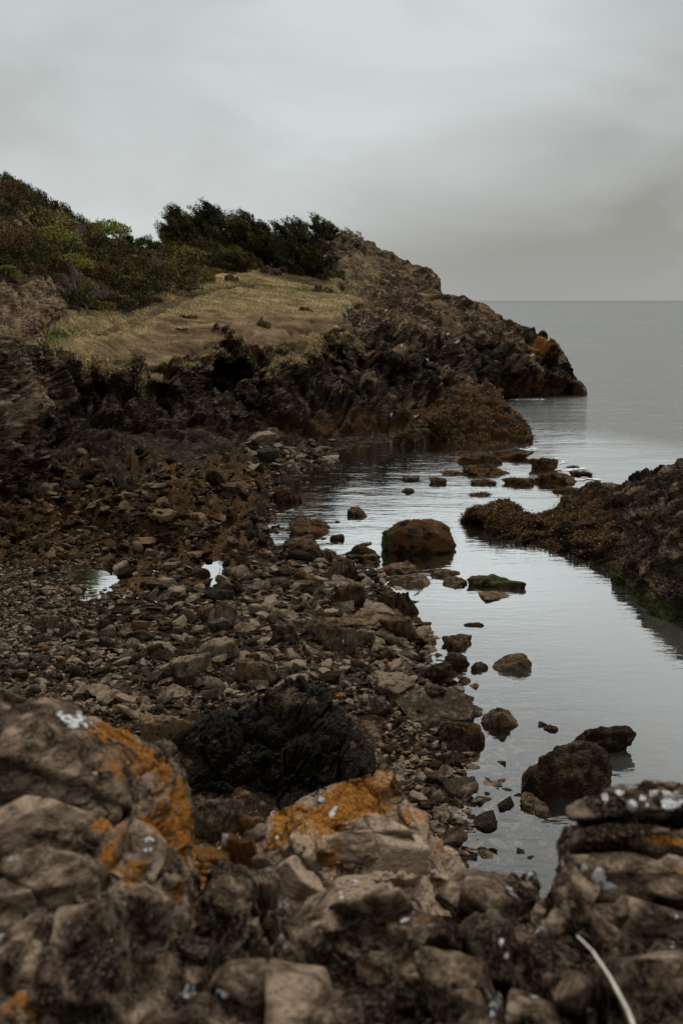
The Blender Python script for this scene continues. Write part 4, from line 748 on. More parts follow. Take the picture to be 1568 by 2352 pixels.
    (1248, 1085, 56, 48, 'rounded weed rock at the seaward end of the skerries', 567, M_weed, dict(flatz=.9, nz=.2, zbase=W, attrs=wd(1.1, .0), cat='seaweed rock')),
    (1272, 1118, 86, 52, 'long weed rock joining the seaward one to the spit', 568, M_weed, dict(flatz=.55, nz=.2, zbase=W, rz=-.3, attrs=wd(1.1, .0), cat='seaweed rock')),
    (1298, 1142, 64, 34, 'weed rock against the root of the spit', 569, M_weed, dict(flatz=.5, nz=.2, zbase=W, attrs=wd(1.1, .0), cat='seaweed rock')),
    (1314, 1078, 40, 12, 'small black rock washed by the open sea', 570, M_weed, dict(sub=4, flatz=.4, zbase=W * .4, attrs=wd(.3, -.05), cat='seaweed rock')),
    (1333, 1098, 40, 22, 'black weedy rock in white wash near the open sea', 571, M_weed, dict(sub=4, flatz=.6, zbase=W * .5, attrs=wd(.5, -.05), cat='seaweed rock')),
    (1080, 1050, 70, 22, 'flat weed rock in the shallow channel beside the ledge', 572, M_weed, dict(flatz=.3, nz=.2, zbase=W * .5, attrs=wd(1.1, .05), cat='seaweed rock')),
    (1040, 1095, 50, 20, 'flat weed rock at the edge of the dark water', 573, M_weed, dict(flatz=.3, nz=.2, zbase=W * .5, attrs=wd(1.0, .05), cat='seaweed rock')),
    (660, 1160, 74, 40, 'weedy brown hump at the inner corner of the bay', 574, M_weed, dict(flatz=.5, nz=.2, attrs=wd(1.0, .05), cat='seaweed rock')),
]:
    kw = a[7]; big(*a[:7], **kw)
# rocks of the meadow
for a in [
    (532, 645, 40, 26, 'dark jagged rock pair standing at the back of the meadow', 601, dict(flatz=.8)),
    (500, 662, 6, 4, '', 0, None),
    (512, 770, 70, 44, 'dark jagged rock breaking the turf above the cave mouth', 602, dict(flatz=.7)),
    (606, 752, 40, 40, 'narrow ragged rock ridge breaking the meadow turf', 603, dict(flatz=.6)),
    (703, 716, 44, 22, 'rough dark rock on the meadow right of the narrow ragged ridge', 604, dict(flatz=.5)),
    (740, 672, 70, 34, 'spiky dark rock heap on the far meadow edge', 606, dict(flatz=.5)),
    (432, 732, 52, 16, 'low dark rock in the grass below the path', 608, dict(flatz=.35)),
    (418, 762, 40, 14, 'low dark rock in bare earth near the cliff edge', 609, dict(flatz=.35)),
    (620, 632, 70, 44, 'brown rounded rock under the dark trees', 611, dict(flatz=.6)),
]:
    if a[6] is None: continue
    big(a[0], a[1], a[2] * .85, a[3] * .62, a[4], a[5], M_cliff, planes=12, sharp=18, round_=0, nz=.55, sink=.6, teeth=6, b=2, attrs=dict(tone=lambda Q, z, n: .16 + .2 * n, straw=lambda Q, z, n: .3 * sst(.3, .0, z)), cat='rock', name='rock', **a[6])
# stones between the near rocks
Mn = M_fore
for a in [
    (492, 1922, 120, 88, 'dark rounded stone with an orange rim wedged between near rocks', 701, dict(tone=lambda Q, z, n: -.03 + .08 * n, lichen=lambda Q, z, n: .8 * sst(.3, .9, Q[:, 0]) * (.7 + n)), 3.55),
    (566, 1915, 40, 44, 'small orange lichen stone beside the dark rounded one', 702, dict(lichen=lambda Q, z, n: .7 + .5 * n), 3.62),
    (597, 1930, 66, 42, 'pale buff stone left of the pointed lichen rock', 703, dict(tone=lambda Q, z, n: .3 + .1 * n), 3.6),
    (530, 1975, 44, 62, 'bright orange stone in the cleft between near rocks', 704, dict(lichen=lambda Q, z, n: .75 + .5 * n, white=lambda Q, z, n: .9 * sst(.55, .8, z) * sst(0, .4, -Q[:, 0])), 3.4),
    (565, 1978, 50, 60, 'deep orange angular stone under the pale buff one', 705, dict(lichen=lambda Q, z, n: .62 + .5 * n), 3.4),
    (600, 1992, 36, 32, 'small grey pebble in the cleft below the buff stone', 706, dict(tone=lambda Q, z, n: .25 + .1 * n), 3.35),
    (620, 2012, 20, 18, 'little white pebble at the foot of the pointed rock', 707, dict(tone=lambda Q, z, n: .4 + .1 * n, white=lambda Q, z, n: .6 + 0 * z), 3.3),
    (560, 2030, 70, 40, 'dark flat stone in the bottom of the cleft', 708, dict(tone=lambda Q, z, n: .0 + .1 * n), 3.25),
    (480, 2000, 90, 60, 'orange brown ledge stone below the dark rounded one', 709, dict(lichen=lambda Q, z, n: .75 + .4 * n), 3.35),
    (610, 2080, 60, 80, 'grey angular stone standing in the cleft', 710, dict(tone=lambda Q, z, n: .12 + .1 * n), 3.1),
    (400, 2165, 60, 80, 'pale wedge stone jammed under the big lichen flank', 711, dict(tone=lambda Q, z, n: .25 + .1 * n), 2.28),
]:
    Yd = a[7]; zb_ = float(H + q_of(a[1], Yd))
    big(*a[:6], Mn, sub=4, sharp=12, flatz=.75, round_=.15, sink=.3, zbase=zb_, attrs=a[6], cat='stone', name='stone')

# many stones: 230 larger ones as things, the rest one mass of rubble
DENS = [  # zones of the shingle: u, v, ru, rv, weight, mean width
    (700, 1480, 240, 130, 1.0, 44), (450, 1560, 300, 90, .9, 40), (850, 1680, 130, 170, .8, 26), (720, 1330, 130, 60, .9, 38), (120, 1560, 160, 90, .8, 28), (1070, 1890, 150, 130, .7, 36), (950, 1560, 110, 110, .9, 36), (640, 1060, 90, 35, .45, 26), (70, 1400, 80, 80, .5, 16)]
def zone_w(u, v):
    w = np.zeros(len(u)); s = np.zeros(len(u))
    for cu, cv, ru, rv, a, m in DENS:
        g = a * np.exp(-((u - cu) / ru) ** 4 - ((v - cv) / rv) ** 4); w += g; s += g * m
    return np.clip(w, 0, 1), s / np.maximum(w, 1e-6)
def excl(u, v):
    return ((u > 405) & (u < 880) & (v > 1640 - 0) & (v < 1900)) | ((u < 430) & (v > 1700)) | ((v > 2040))
kb = np.where((Bf == 0) & INV & (Uf > -20) & (Uf < 1300) & (Vf > 1010) & (Vf < 2060))[0]
uK, vK = Uf[kb], Vf[kb]
wK, sK = zone_w(uK, vK); wet_in = (uK > 595) & (vK > 1110) & (vK < 1262 + .25 * np.maximum(uK - 740, 0)) 
wK = np.where(wet_in, .06, wK) * ~excl(uK, vK) * (pool.ravel()[kb] > -.09)
area = 1.0
placed = []
def zone_label(u, v):
    if v > 1700 and u > 960: return 'brown stone lying in the clear shallows at the near shore', 'stones in the near shallows'
    if u > 900: return 'brown stone on the wet shingle at the edge of the bay', 'stones along the edge of the bay'
    if v < 1130: return 'small slab of broken rock below the cliff by the dark water', 'stones under the cliff'
    if v < 1390 and u > 560: return 'dark angular stone in the rubble at the inner bay', 'stones of the inner bay rubble'
    if u < 340: return 'grey brown stone on the gravel beside the tide pools', 'stones by the tide pools'
    if v > 1640: return 'stone on the shingle beside the black rock', 'stones beside the black rock'
    return 'angular brown stone in the middle of the beach rubble', 'stones of the middle rubble'
tries = 0; cnt = 0
pr = wK / wK.sum()
for k_ in rng.choice(len(kb), 9000, p=pr):
    if cnt >= 240: break
    u, v, m = uK[k_], vK[k_], sK[k_]
    w = .8 * m * math.exp(rng.normal(.08, .42))
    if any((u - a) ** 2 + (2 * (v - b)) ** 2 < (.62 * (w + c_)) ** 2 for a, b, c_ in placed): continue
    placed.append((u, v, w)); me, Q = PROTO[rng.integers(len(PROTO))]
    o = put(me, Q, u, v, w, w * rng.uniform(.45, .75), 0, None, .35, .25)
    lb, gp = zone_label(u, v); tag(o, lb, 'stone', gp); cnt += 1
def scatter_mass(name, n, ksel, prob, wmean, wsd, sub, mat, sink=.2, wmin=5):
    PQ = [stone_geo(sub, 300 + i, 9, 16, [.45, .6, .75][i % 3], .05) for i in range(9)]
    idx = rng.choice(ksel, n, p=prob); Vs, Fs, Ts = [], [], []; off = 0
    d = Pf[idx, 1] * cp + (H - Pf[idx, 2]) * sp
    wm = wmean(Uf[idx], Vf[idx]) * np.exp(rng.normal(0, wsd, n)); wm = np.maximum(wm, wmin)
    for j in range(n):
        Q, F_ = PQ[j % 9]; s = wm[j] / F * d[j] / 2
        M = rotm(rng.normal() * .35, rng.normal() * .35, rng.uniform(0, 6.28))
        q = (Q * np.array([1, rng.uniform(.7, 1.2), rng.uniform(.7, 1.3)]) * s) @ M.T
        q += Pf[idx[j]] + np.array([rng.normal() * .05, rng.normal() * .05, s * .3])
        Vs.append(q); Fs.append(F_ + off); off += len(q); Ts.append(np.full(len(q), rng.normal(0, .11)))
    me = mk(name, np.concatenate(Vs), np.concatenate(Fs), mat, {'tone': np.concatenate(Ts)}, smooth=(sub > 2))
    return ob(name, me)
M_rub = rock_mat('rubble_stone', (.009, .0068, .0045), (.040, .0285, .019), (.20, .155, .112), 3.0, .8, .03, warm=.3)
wR = wK + .25 * ~wet_in * ((vK > 1300) & (vK < 1900) & (uK < 1000)) * ~excl(uK, vK) * (pool.ravel()[kb] > -.09); pR = wR / wR.sum()
tag(scatter_mass('rubble', 9500, kb, pR, lambda u, v: .27 * zone_w(u, v)[1] + 5, .48, 2, M_rub), 'loose broken stones and shingle covering the beach', 'rubble', None, 'stuff')
gk = np.where((Bf == 0) & INV & (Uf > -20) & (Uf < 330) & (Vf > 1290) & (Vf < 1640))[0]
wg = (pool.ravel()[gk] > -.09) * np.exp(-((Uf[gk] - 40) / 150) ** 2 - ((Vf[gk] - 1440) / 110) ** 2); wg /= wg.sum()
tag(scatter_mass('gravel', 3500, gk, wg, lambda u, v: 9 + 0 * u, .3, 1, M_rub, wmin=4), 'fine grey gravel spread beside the tide pools', 'gravel', None, 'stuff')
fk = np.where((Bf == 0) & INV & (Uf > 560) & (Uf < 900) & (Vf > 1010) & (Vf < 1180))[0]
wg = np.exp(-((Uf[fk] - 650) / 90) ** 2 - ((Vf[fk] - 1065) / 45) ** 2); wg /= wg.sum()
tag(scatter_mass('rubble', 500, fk, wg, lambda u, v: 14 + 0 * u, .45, 2, M_rub), 'broken slabs fallen below the cliff beside the dark water', 'rubble', None, 'stuff')

sk = np.where((Bf == 0) & INV & (Uf > 930) & (Uf < 1330) & (Vf > 1560) & (Vf < 2080))[0]
wg = sst(1330, 1150, Uf[sk]) * np.where(Vf[sk] > 1680, 1, .5); wg /= wg.sum()
tag(scatter_mass('rubble', 1000, sk, wg, lambda u, v: 19 + 0 * u, .5, 2, M_rub, wmin=8), 'dark stones half drowned in the clear shallows', 'rubble', None, 'stuff')
rk = np.where((Bf == 0) & INV & (Uf > -20) & (Uf < 640) & (Vf > 1030) & (Vf < 1330))[0]
wg = (pool.ravel()[rk] > -.09) * np.exp(-((Uf[rk] - 330) / 330) ** 4 - ((Vf[rk] - 1190) / 130) ** 4) * np.clip(.5 + noi.ravel()[rk], .05, 1); wg /= wg.sum()
M_drub = rock_mat('dark_rubble', (.004, .003, .002), (.018, .0125, .008), (.12, .085, .056), 3.0, .75, .03)
tag(scatter_mass('rubble', 2600, rk, wg, lambda u, v: 12 + 0 * u, .5, 2, M_drub), 'dark broken stones strewn over the weedy rock shelf under the cliff', 'rubble', None, 'stuff')

# ------------------------------------------------------------------ plants
def kites(base, dirs, L, Wd, tone):
    """one four-cornered leaf or needle spray per row"""
    n = len(base); d = dirs / np.maximum(np.linalg.norm(dirs, axis=1, keepdims=True), 1e-6)
    r_ = rng.normal(size=(n, 3)); s = np.cross(d, r_); s /= np.maximum(np.linalg.norm(s, axis=1, keepdims=True), 1e-6)
    L = np.broadcast_to(L, n)[:, None]; Wd = np.broadcast_to(Wd, n)[:, None]
    V_ = np.stack([base, base + d * L * .45 + s * Wd * .5, base + d * L, base + d * L * .45 - s * Wd * .5], 1).reshape(-1, 3)
    return V_, np.arange(4 * n).reshape(n, 4), tone
def tubes(segs, sides=5):
    Vs, Fs = [], []; off = 0
    for a, b, ra, rb in segs:
        a, b = np.array(a, float), np.array(b, float); d = b - a; d /= max(np.linalg.norm(d), 1e-6)
        x = np.cross(d, [.3, .9, .2]); x /= np.linalg.norm(x); y = np.cross(d, x)
        an = np.arange(sides) * 2 * math.pi / sides
        ring = np.cos(an)[:, None] * x + np.sin(an)[:, None] * y
        Vs += [a + ring * ra, b + ring * rb]
        i = np.arange(sides); j = (i + 1) % sides
        Fs.append(np.stack([i, j, j + sides, i + sides], -1) + off); off += 2 * sides
    return np.concatenate(Vs), np.concatenate(Fs)
M_con = leaf_mat('conifer_needles', (.15, (.008, .0085, .0035)), (.5, (.058, .055, .019)), (.85, (.20, .175, .056)))
M_olive = leaf_mat('olive_leaves', (.15, (.012, .009, .0035)), (.5, (.125, .098, .029)), (.85, (.38, .305, .088)))
M_dkg = leaf_mat('dark_leaves', (.15, (.008, .0072, .0028)), (.5, (.052, .043, .0135)), (.85, (.19, .155, .046)))
M_lime = leaf_mat('lime_leaves', (.1, (.04, .045, .008)), (.5, (.22, .24, .04)), (.9, (.52, .52, .12)))
M_rust = leaf_mat('rust_leaves', (.15, (.014, .008, .004)), (.5, (.12, .07, .027)), (.9, (.28, .175, .07)))
M_green = leaf_mat('green_leaves', (.15, (.010, .011, .004)), (.5, (.055, .055, .017)), (.9, (.16, .155, .05)))
M_bark = plain('bark', (.03, .024, .02), (.10, .085, .07), 12, .9, (4, 4, 1))
M_grey = plain('bare_wood', (.10, .085, .07), (.24, .205, .17), 12, .9, (4, 4, 1))
def tree(u, v, w, h, poly, label, seed, b=3, lean=-.62, group='wind bent conifers on the headland', bare=0, n_b=70):
    """conifer whose boughs all trail the way the sea wind pushes them"""
    r_ = np.random.default_rng(seed)
    k_ = pick(u, v, b); pos = Pf[k_]; d = pos[1] * cp + (H - pos[2]) * sp; px = d / F
    Wm, Hm = 1.3 * w * px, .92 * h * px
    root = empty('conifer_tree', tuple(pos - np.array([0, 0, .15])))
    tag(root, label, 'tree', group)
    py = np.array(poly, float)
    segs = []; top = np.array([py[np.argmax(py[:, 1]), 0] * Wm * .7, 0, Hm * .86])
    tp = [np.array([0, 0, -.2])]
    for t in np.linspace(.15, 1, 7): tp.append(top * t + np.array([r_.normal() * .06 * Wm, r_.normal() * .05 * Wm, 0]) * (t < 1) )
    for i, (a, c_) in enumerate(zip(tp[:-1], tp[1:])):
        r0 = .035 * Hm * (1 - i / 7.5); segs.append((a, c_, r0, .035 * Hm * (1 - (i + 1) / 7.5)))
    B, Dr, Ls, Ts = [], [], [], []
    cnt_ = 0
    n_b = int(n_b * 1.35)
    while cnt_ < n_b:
        x, y = r_.uniform(-.55, .55), r_.uniform(.02, 1.0)
        if not inpoly(np.array([x]), np.array([y]), poly)[0]: continue
        cnt_ += 1
        dep = r_.uniform(-.36, .36) * math.sin(math.pi * min(max(y, .15), .95))
        end = np.array([x * Wm, dep * Wm, y * Hm])
        t0 = np.clip(y * .8 - .08, .02, .9); i = min(int(t0 * 7), 6); st = tp[i] + (tp[min(i + 1, 7)] - tp[i]) * (t0 * 7 - i)
        L_ = np.linalg.norm(end - st)
        if cnt_ % 3 == 0 or bare: segs.append((st, st + (end - st) * .9, .012 * Hm, .004 * Hm))
        m = int(16 + 12 * r_.random()); ton = np.clip(r_.normal(.42, .2), 0, 1)
        t = r_.uniform(.35, 1.0, m)
        pts = st + (end - st) * t[:, None] + r_.normal(size=(m, 3)) * np.array([.034, .034, .016]) * Hm
        wind = np.array([lean, 0, .55])
        bd = (end - st) / max(L_, .01)
        for rep in range(7):
            dr = bd * .6 + wind + r_.normal(size=(m, 3)) * .38
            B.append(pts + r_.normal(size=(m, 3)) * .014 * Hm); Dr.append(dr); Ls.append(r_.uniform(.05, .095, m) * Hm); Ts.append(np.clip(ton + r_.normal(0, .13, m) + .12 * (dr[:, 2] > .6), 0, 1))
        tipn = 4
        for rep in range(11):   # spiky leading shoots
            B.append(np.repeat(end[None], tipn, 0) + r_.normal(size=(tipn, 3)) * .02 * Hm + wind * rep * .019 * Hm); Dr.append(np.repeat(wind[None], tipn, 0) + r_.normal(size=(tipn, 3)) * .35); Ls.append(np.full(tipn, .05 * Hm)); Ts.append(np.full(tipn, ton))
    B, Dr, Ls, Ts = np.concatenate(B), np.concatenate(Dr), np.concatenate(Ls), np.concatenate(Ts)
    V_, F_, T_ = kites(B, Dr, Ls, Ls * .26, Ts)
    ob('crown', mk('crown', V_, F_, M_con, None, {'tone': T_}, False), root)
    V_, F_ = tubes(segs); ob('trunk', mk('trunk', V_, F_, M_grey if bare else M_bark), root)
    return root
RND = [(-.3, .0), (-.5, .22), (-.46, .6), (-.3, .86), (-.05, 1.0), (.18, .9), (.36, .66), (.5, .4), (.48, .1), (.3, 0)]
WEDGE = [(-.2, .0), (-.42, .3), (-.5, .72), (-.46, 1.0), (-.3, .93), (-.1, .72), (.15, .58), (.36, .42), (.5, .1), (.5, 0)]
FAN = [(-.1, .0), (-.35, .18), (-.46, .55), (-.5, .93), (-.3, .9), (-.1, 1.0), (.1, .86), (.28, .66), (.48, .36), (.5, .0)]
tree(414, 572, 74, 102, RND, 'ragged conifer with open boughs at the landward end of the grove', 801)
tree(490, 606, 122, 142, RND, 'tallest dense dark conifer of the wind bent grove', 802, n_b=110)
tree(582, 612, 130, 132, FAN, 'broad dark conifer sloping down beside the tallest tree', 803, n_b=110)
tree(700, 634, 124, 138, FAN, 'half bare conifer with pale trunks showing and boughs raked by wind', 804, bare=1, n_b=80)
tree(776, 572, 112, 88, WEDGE, 'flag shaped conifer leaning over the rocky knoll', 805, n_b=70)
tree(300, 560, 66, 56, WEDGE, 'small conifer standing out on the skyline of the bushy slope', 806, n_b=34)
tree(545, 622, 110, 66, FAN, 'low dark spreading conifer under the tallest tree', 807, n_b=70)
tree(655, 640, 130, 70, FAN, 'low dark conifer skirt beside the brown rounded rock', 808, n_b=80)
tree(738, 642, 90, 60, FAN, 'low black green conifer at the foot of the half bare tree', 809, n_b=60)
tree(620, 600, 90, 84, FAN, 'dark conifer filling the gap behind the brown rounded rock', 810, n_b=60)
tree(70, 452, 76, 70, WEDGE, 'ragged conifer breaking the top of the bushy slope', 811, n_b=44)
tree(12, 410, 52, 50, FAN, 'bushy conifer at the high end of the slope', 812, n_b=36)
tree(448, 606, 70, 100, RND, 'dark conifer squeezed between the ragged and the tallest tree', 813, n_b=60)

def shrub_proto(seed, mat, n=2600, spread=(1., .8, .55), fuzz=.18, leaf=.115):
    r_ = np.random.default_rng(seed)
    d = r_.normal(size=(n, 3)); d[:, 2] = np.abs(d[:, 2]) * .9 - .12; d /= np.linalg.norm(d, axis=1, keepdims=True)
    bump = 1 + .38 * fbm(d * 2.1 + seed, 3, seed)
    rad = bump * (1 - fuzz * r_.random(n) ** 2 * 2.2)
    pts = d * rad[:, None] * np.array(spread)
    pts[:, 0] += .25 * pts[:, 2]
    dr = d * .7 + np.array([-.45, 0, .35]) + r_.normal(size=(n, 3)) * .5
    clump = fbm(pts * 3.2 + 20, 3, seed + 4)
    keep = clump > -.42
    tone = np.clip(.45 + .42 * clump + r_.normal(0, .13, n), 0, 1)
    V_, F_, T_ = kites(pts[keep], dr[keep], r_.uniform(.6, 1.3, keep.sum()) * leaf, leaf * .42, tone[keep])
    # shoots poking out
    m = n // 14; i = r_.choice(n, m)
    V2, F2, T2 = kites(pts[i], d[i] * .4 + np.array([-.25, 0, .9]) + r_.normal(size=(m, 3)) * .25, leaf * 1.6, leaf * .22, np.clip(tone[i] + .1, 0, 1))
    me = mk('foliage', np.concatenate([V_, V2]), np.concatenate([F_, F2 + len(V_)]), mat, None, {'tone': np.concatenate([T_, T2])}, False)
    segs = []
    for _ in range(9):
        a = np.array([r_.normal() * .12, r_.normal() * .12, -.2]); e = d[r_.integers(n)] * np.array(spread) * .85; mid = (a + e) / 2 + r_.normal(size=3) * .08
        segs += [(a, mid, .035, .024), (mid, e, .024, .008)]
    V_, F_ = tubes(segs, 4)
    return me, mk('stem', V_, F_, M_grey)
KIND = {}
for kd, mat, cnt_ in (('olive', M_olive, 3), ('dark', M_dkg, 3), ('lime', M_lime, 2), ('rust', M_rust, 2), ('green', M_green, 2)):
    KIND[kd] = [shrub_proto(900 + 10 * len(KIND) + i, mat) for i in range(cnt_)]
def shrub(u, v, w, kd, label, group, hgt=1.0, b=3):
    k_ = pick(u, v, b); pos = Pf[k_]; d = pos[1] * cp + (H - pos[2]) * sp
    fo, st = KIND[kd][rng.integers(len(KIND[kd]))]
    s = w / F * d / 2
    root = empty('shrub', tuple(pos + np.array([0, -.6, .5]) * (kd == 'lime')), rng.uniform(-.6, .6)); root.scale = (s, s * rng.uniform(.8, 1.1), s * hgt)
    ob('foliage', fo, root); ob('stem', st, root)
    return tag(root, label, 'shrub', group)
for a in [
    (128, 580, 130, 'lime', 'bright lime green shrub midway up the bushy slope', .9), (168, 636, 110, 'lime', 'bright green shrub above the grey dead tree', .9),
    (245, 552, 120, 'lime', 'yellow green shrub below the skyline of the slope', .8), (60, 490, 30, 'lime', 'small lime shrub high among dark bushes', .8),
    (30, 645, 36, 'lime', 'little yellow green shrub on the edge of the grey rock face', .7), (62, 668, 20, 'lime', 'tiny green plant rooted on the grey rock face', .7),
    (430, 610, 130, 'olive', 'wide olive shrub sweeping down to the back of the meadow', .8), (350, 610, 110, 'olive', 'olive shrub in the dip of the slope', .8),
    (400, 640, 110, 'dark', 'dark low shrub along the meadow edge', .6), (340, 640, 90, 'dark', 'dark shrub with a black hollow under it', .7),
    (500, 628, 50, 'dark', 'small dark shrub at the tip of the olive thicket', .7), (425, 650, 40, 'green', 'small green bush on the meadow edge', .8),
    (460, 590, 90, 'green', 'grey green bush under the tallest conifer', .7), (520, 612, 60, 'green', 'green bush between the grove and the meadow', .7), (430, 585, 60, 'green', 'dull green bush under the ragged conifer', .7),
    (800, 560, 40, 'lime', 'bright green low bush under the flag shaped conifer', .7),
    (330, 700, 90, 'rust', 'rusty low shrub reaching out over the meadow', .5), (260, 700, 110, 'rust', 'rust brown shrub at the foot of the slope', .7),
    (290, 660, 100, 'olive', 'olive brown shrub on the lower slope', .8), (230, 660, 100, 'green', 'green brown shrub beside the grey dead tree', .8),
    (170, 690, 60, 'rust', 'brown bush between rock face and dead tree', .7)]:
    shrub(a[0], a[1], a[2], a[3], a[4], None, a[5], 3)
HZ = np.where((Bf == 3) & INV & (Uf > -60) & (Uf < 480) & (Vf < 720) & (P[..., 1].ravel() < 95))[0]
mask = (Uf[HZ] < 200) & (Vf[HZ] > 640 - .0 * Uf[HZ]) & (Uf[HZ] < 150)
HZ = HZ[~mask]
pl = [(128, 575, 120), (168, 632, 110), (245, 545, 110), (60, 490, 40), (170, 560, 60)]; n_s = 0
for k_ in rng.permutation(HZ)[:9000]:
    u, v = Uf[k_], Vf[k_]
    w = rng.uniform(70, 140) * (1.1 if v < 560 else .9)
    if any((u - a) ** 2 + (1.5 * (v - b_)) ** 2 < (.2 * (w + c_)) ** 2 for a, b_, c_ in pl): continue
    pl.append((u, v, w)); r0 = rng.random()
    if v < 600 - .0 * u and u < 200: kd = 'dark' if r0 < .35 else ('olive' if r0 < .82 else ('green' if r0 < .92 else 'rust'))
    elif u > 250: kd = 'olive' if r0 < .55 else ('dark' if r0 < .75 else ('green' if r0 < .9 else 'rust'))
    else: kd = 'olive' if r0 < .55 else ('rust' if r0 < .65 else ('dark' if r0 < .78 else 'green'))
    nm = {'dark': 'very dark green', 'olive': 'olive brown', 'rust': 'rusty brown', 'green': 'mid green'}[kd]
    zone = 'high on the bushy slope' if v < 540 else ('in the middle of the bushy slope' if v < 620 else 'low on the bushy slope')
    shrub(u, v, w, kd, f'{nm} wind pruned shrub {zone}', f'{nm} shrubs {zone}', rng.uniform(.85, 1.25), 3); n_s += 1
print('shrubs', n_s, 'stones', cnt)

def bare(u, v, w, h, label, seed, b=3, trunk=None, lean=-.25, th=1.0, cat='dead shrub', name='dead_shrub'):
    r_ = np.random.default_rng(seed); k_ = pick(u, v, b); pos = Pf[k_]; d = pos[1] * cp + (H - pos[2]) * sp; px = d / F
    segs = []
    def grow(p, dr, L, rad, lev):
        n = 3
        for i in range(n):
            q = p + dr * L / n; segs.append((p, q, rad * (1 - i / n * .4), rad * (1 - (i + 1) / n * .4))); p = q
            dr = dr + r_.normal(size=3) * .22; dr /= np.linalg.norm(dr)
            if lev > 0:
                for _ in range(2 if lev > 1 else 3):
                    nd = dr + r_.normal(size=3) * .55 + np.array([lean, 0, .15]); nd /= np.linalg.norm(nd)
                    grow(p, nd, L * r_.uniform(.5, .75), rad * .5, lev - 1)
    if trunk:
        pts = [np.array([x * px, r_.normal() * .1, y * px]) for x, y in trunk]
        for i, (a, c_) in enumerate(zip(pts[:-1], pts[1:])): segs.append((a, c_, .09 * th * (1 - i / 9), .09 * th * (1 - (i + 1) / 9)))
        for p in pts[len(pts) // 2:]:
            grow(p, np.array([lean * 1.5, 0, .8]), h * px * .3, .04 * th, 2)
    else:
        for _ in range(7):
            dr = np.array([r_.normal() * .45 * w / h + lean, r_.normal() * .3, 1]); dr /= np.linalg.norm(dr)
            grow(np.array([r_.normal() * .12 * w * px, r_.normal() * .1, -.1]), dr, h * px * .5, .03 * th, 2)
    V_, F_ = tubes(segs, 3)
    return tag(ob(name, mk(name, V_, F_, M_grey), None, tuple(pos)), label, cat)
bare(170, 570, 36, 100, 'tall grey leafless shrub in the middle of the bushy slope', 851)
bare(225, 700, 60, 56, 'pale grey twiggy bush at the foot of the slope', 852)
bare(205, 716, 60, 90, 'bare grey tree with a bent trunk by the rock face', 853, trunk=[(12, 0), (-4, 2), (-8, 14), (-22, 26), (-28, 50), (-32, 72), (-26, 84)], cat='dead tree', name='dead_tree')
bare(365, 625, 30, 46, 'small pale bare tree in the olive thicket', 854)
bare(45, 565, 60, 50, 'grey wind bent branches lying among the bushes', 855, lean=-.9)
bare(300, 712, 50, 22, 'low grey brush at the edge of the meadow', 856)
bare(75, 470, 30, 54, 'forked bare stems near the top of the slope', 857)

# grass on the meadow
ek = np.where((Bf >= 1) & (Bf <= 2) & INV & (((straw.ravel() > .45) & (Uf < 1000)) | (m_gr.ravel() > .5)))[0]
gk = ek
gw = np.clip(.35 + .6 * noi.ravel()[gk] + .3 * (Vf[gk] < 725) - .7 * m_dirt.ravel()[gk], .06, 2); gw /= gw.sum()
idx = rng.choice(gk, 42000, p=gw)
gb = Pf[idx] + rng.normal(size=(len(idx), 3)) * np.array([.08, .12, .0])
gl = rng.uniform(.06, .19, len(idx)) * np.where(noi.ravel()[idx] > .15, 1.3, .9)
V_, F_, T_ = kites(gb - np.array([0, 0, .03]), np.array([[-.35, 0, 1]]) + rng.normal(size=(len(idx), 3)) * .45, gl, .035, np.clip(.62 + .5 * noi.ravel()[idx] + rng.normal(0, .2, len(idx)) - .55 * m_green.ravel()[idx], 0, 1))
M_grass = leaf_mat('meadow_grass', (.0, (.06, .07, .016)), (.3, (.16, .132, .047)), (.6, (.37, .275, .125)), (1., (.60, .455, .24)), hue=0)
tag(ob('grass', mk('grass', V_, F_, M_grass, None, {'tone': T_}, False)), 'short straw and green grass growing over the meadow', 'grass', None, 'stuff')

# seaweed fronds
def fronds(Pts, n, size, seed, w=None):
    r_ = np.random.default_rng(seed); i = r_.choice(len(Pts), n, p=w)
    b = Pts[i] + r_.normal(size=(n, 3)) * np.array([.06, .06, .02])
    return kites(b, r_.normal(size=(n, 3)) * np.array([1, 1, .6]) + np.array([0, -.3, .35]), r_.uniform(.5, 1.3, n) * size, size * .5, np.clip(r_.normal(.5, .25, n) , 0, 1))
parts = []
for (o_, G2, Ug, Vg, at), n_, s_ in ((TOE, 12000, .10), (PR, 15000, .065)):
    w_ = np.clip(at['algae'], 0, 1).ravel() ** 2 * (G2[..., 2].ravel() > -.05) * (G2[..., 2].ravel() < 2.6) * (Ug.ravel() < 1700); w_[G2.shape[1] * (G2.shape[0] - 18):] = 0; w_ /= w_.sum()
    parts.append(fronds(flat(G2), n_, s_, 5, w_))
wa = np.where((Bf <= 1) & INV, np.clip(algae.ravel() - .15, 0, 1) ** 1.5, 0) * (Vf > 900); wa /= wa.sum()
parts.append(fronds(Pf, 14000, .06, 6, wa))
for q_, w_, ww, seed_ in WEED:
    if w_.sum() > 0: parts.append(fronds(q_, int(7 * ww), .055 if seed_ != 541 else .035, int(ww) + len(parts), w_ / w_.sum()))
off = 0; Va, Fa, Ta = [], [], []
for V_, F_, T_ in parts: Va.append(V_); Fa.append(F_ + off); Ta.append(T_); off += len(V_)
M_sw = leaf_mat('seaweed_fronds', (.0, (.010, .006, .003)), (.45, (.038, .021, .008)), (.72, (.15, .08, .024)), (1., (.42, .23, .07)), rough=.5, hue=0)
tag(ob('seaweed', mk('seaweed', np.concatenate(Va), np.concatenate(Fa), M_sw, None, {'tone': np.concatenate(Ta)}, False)), 'brown and orange seaweed clinging to the tidal rocks', 'seaweed', None, 'stuff')

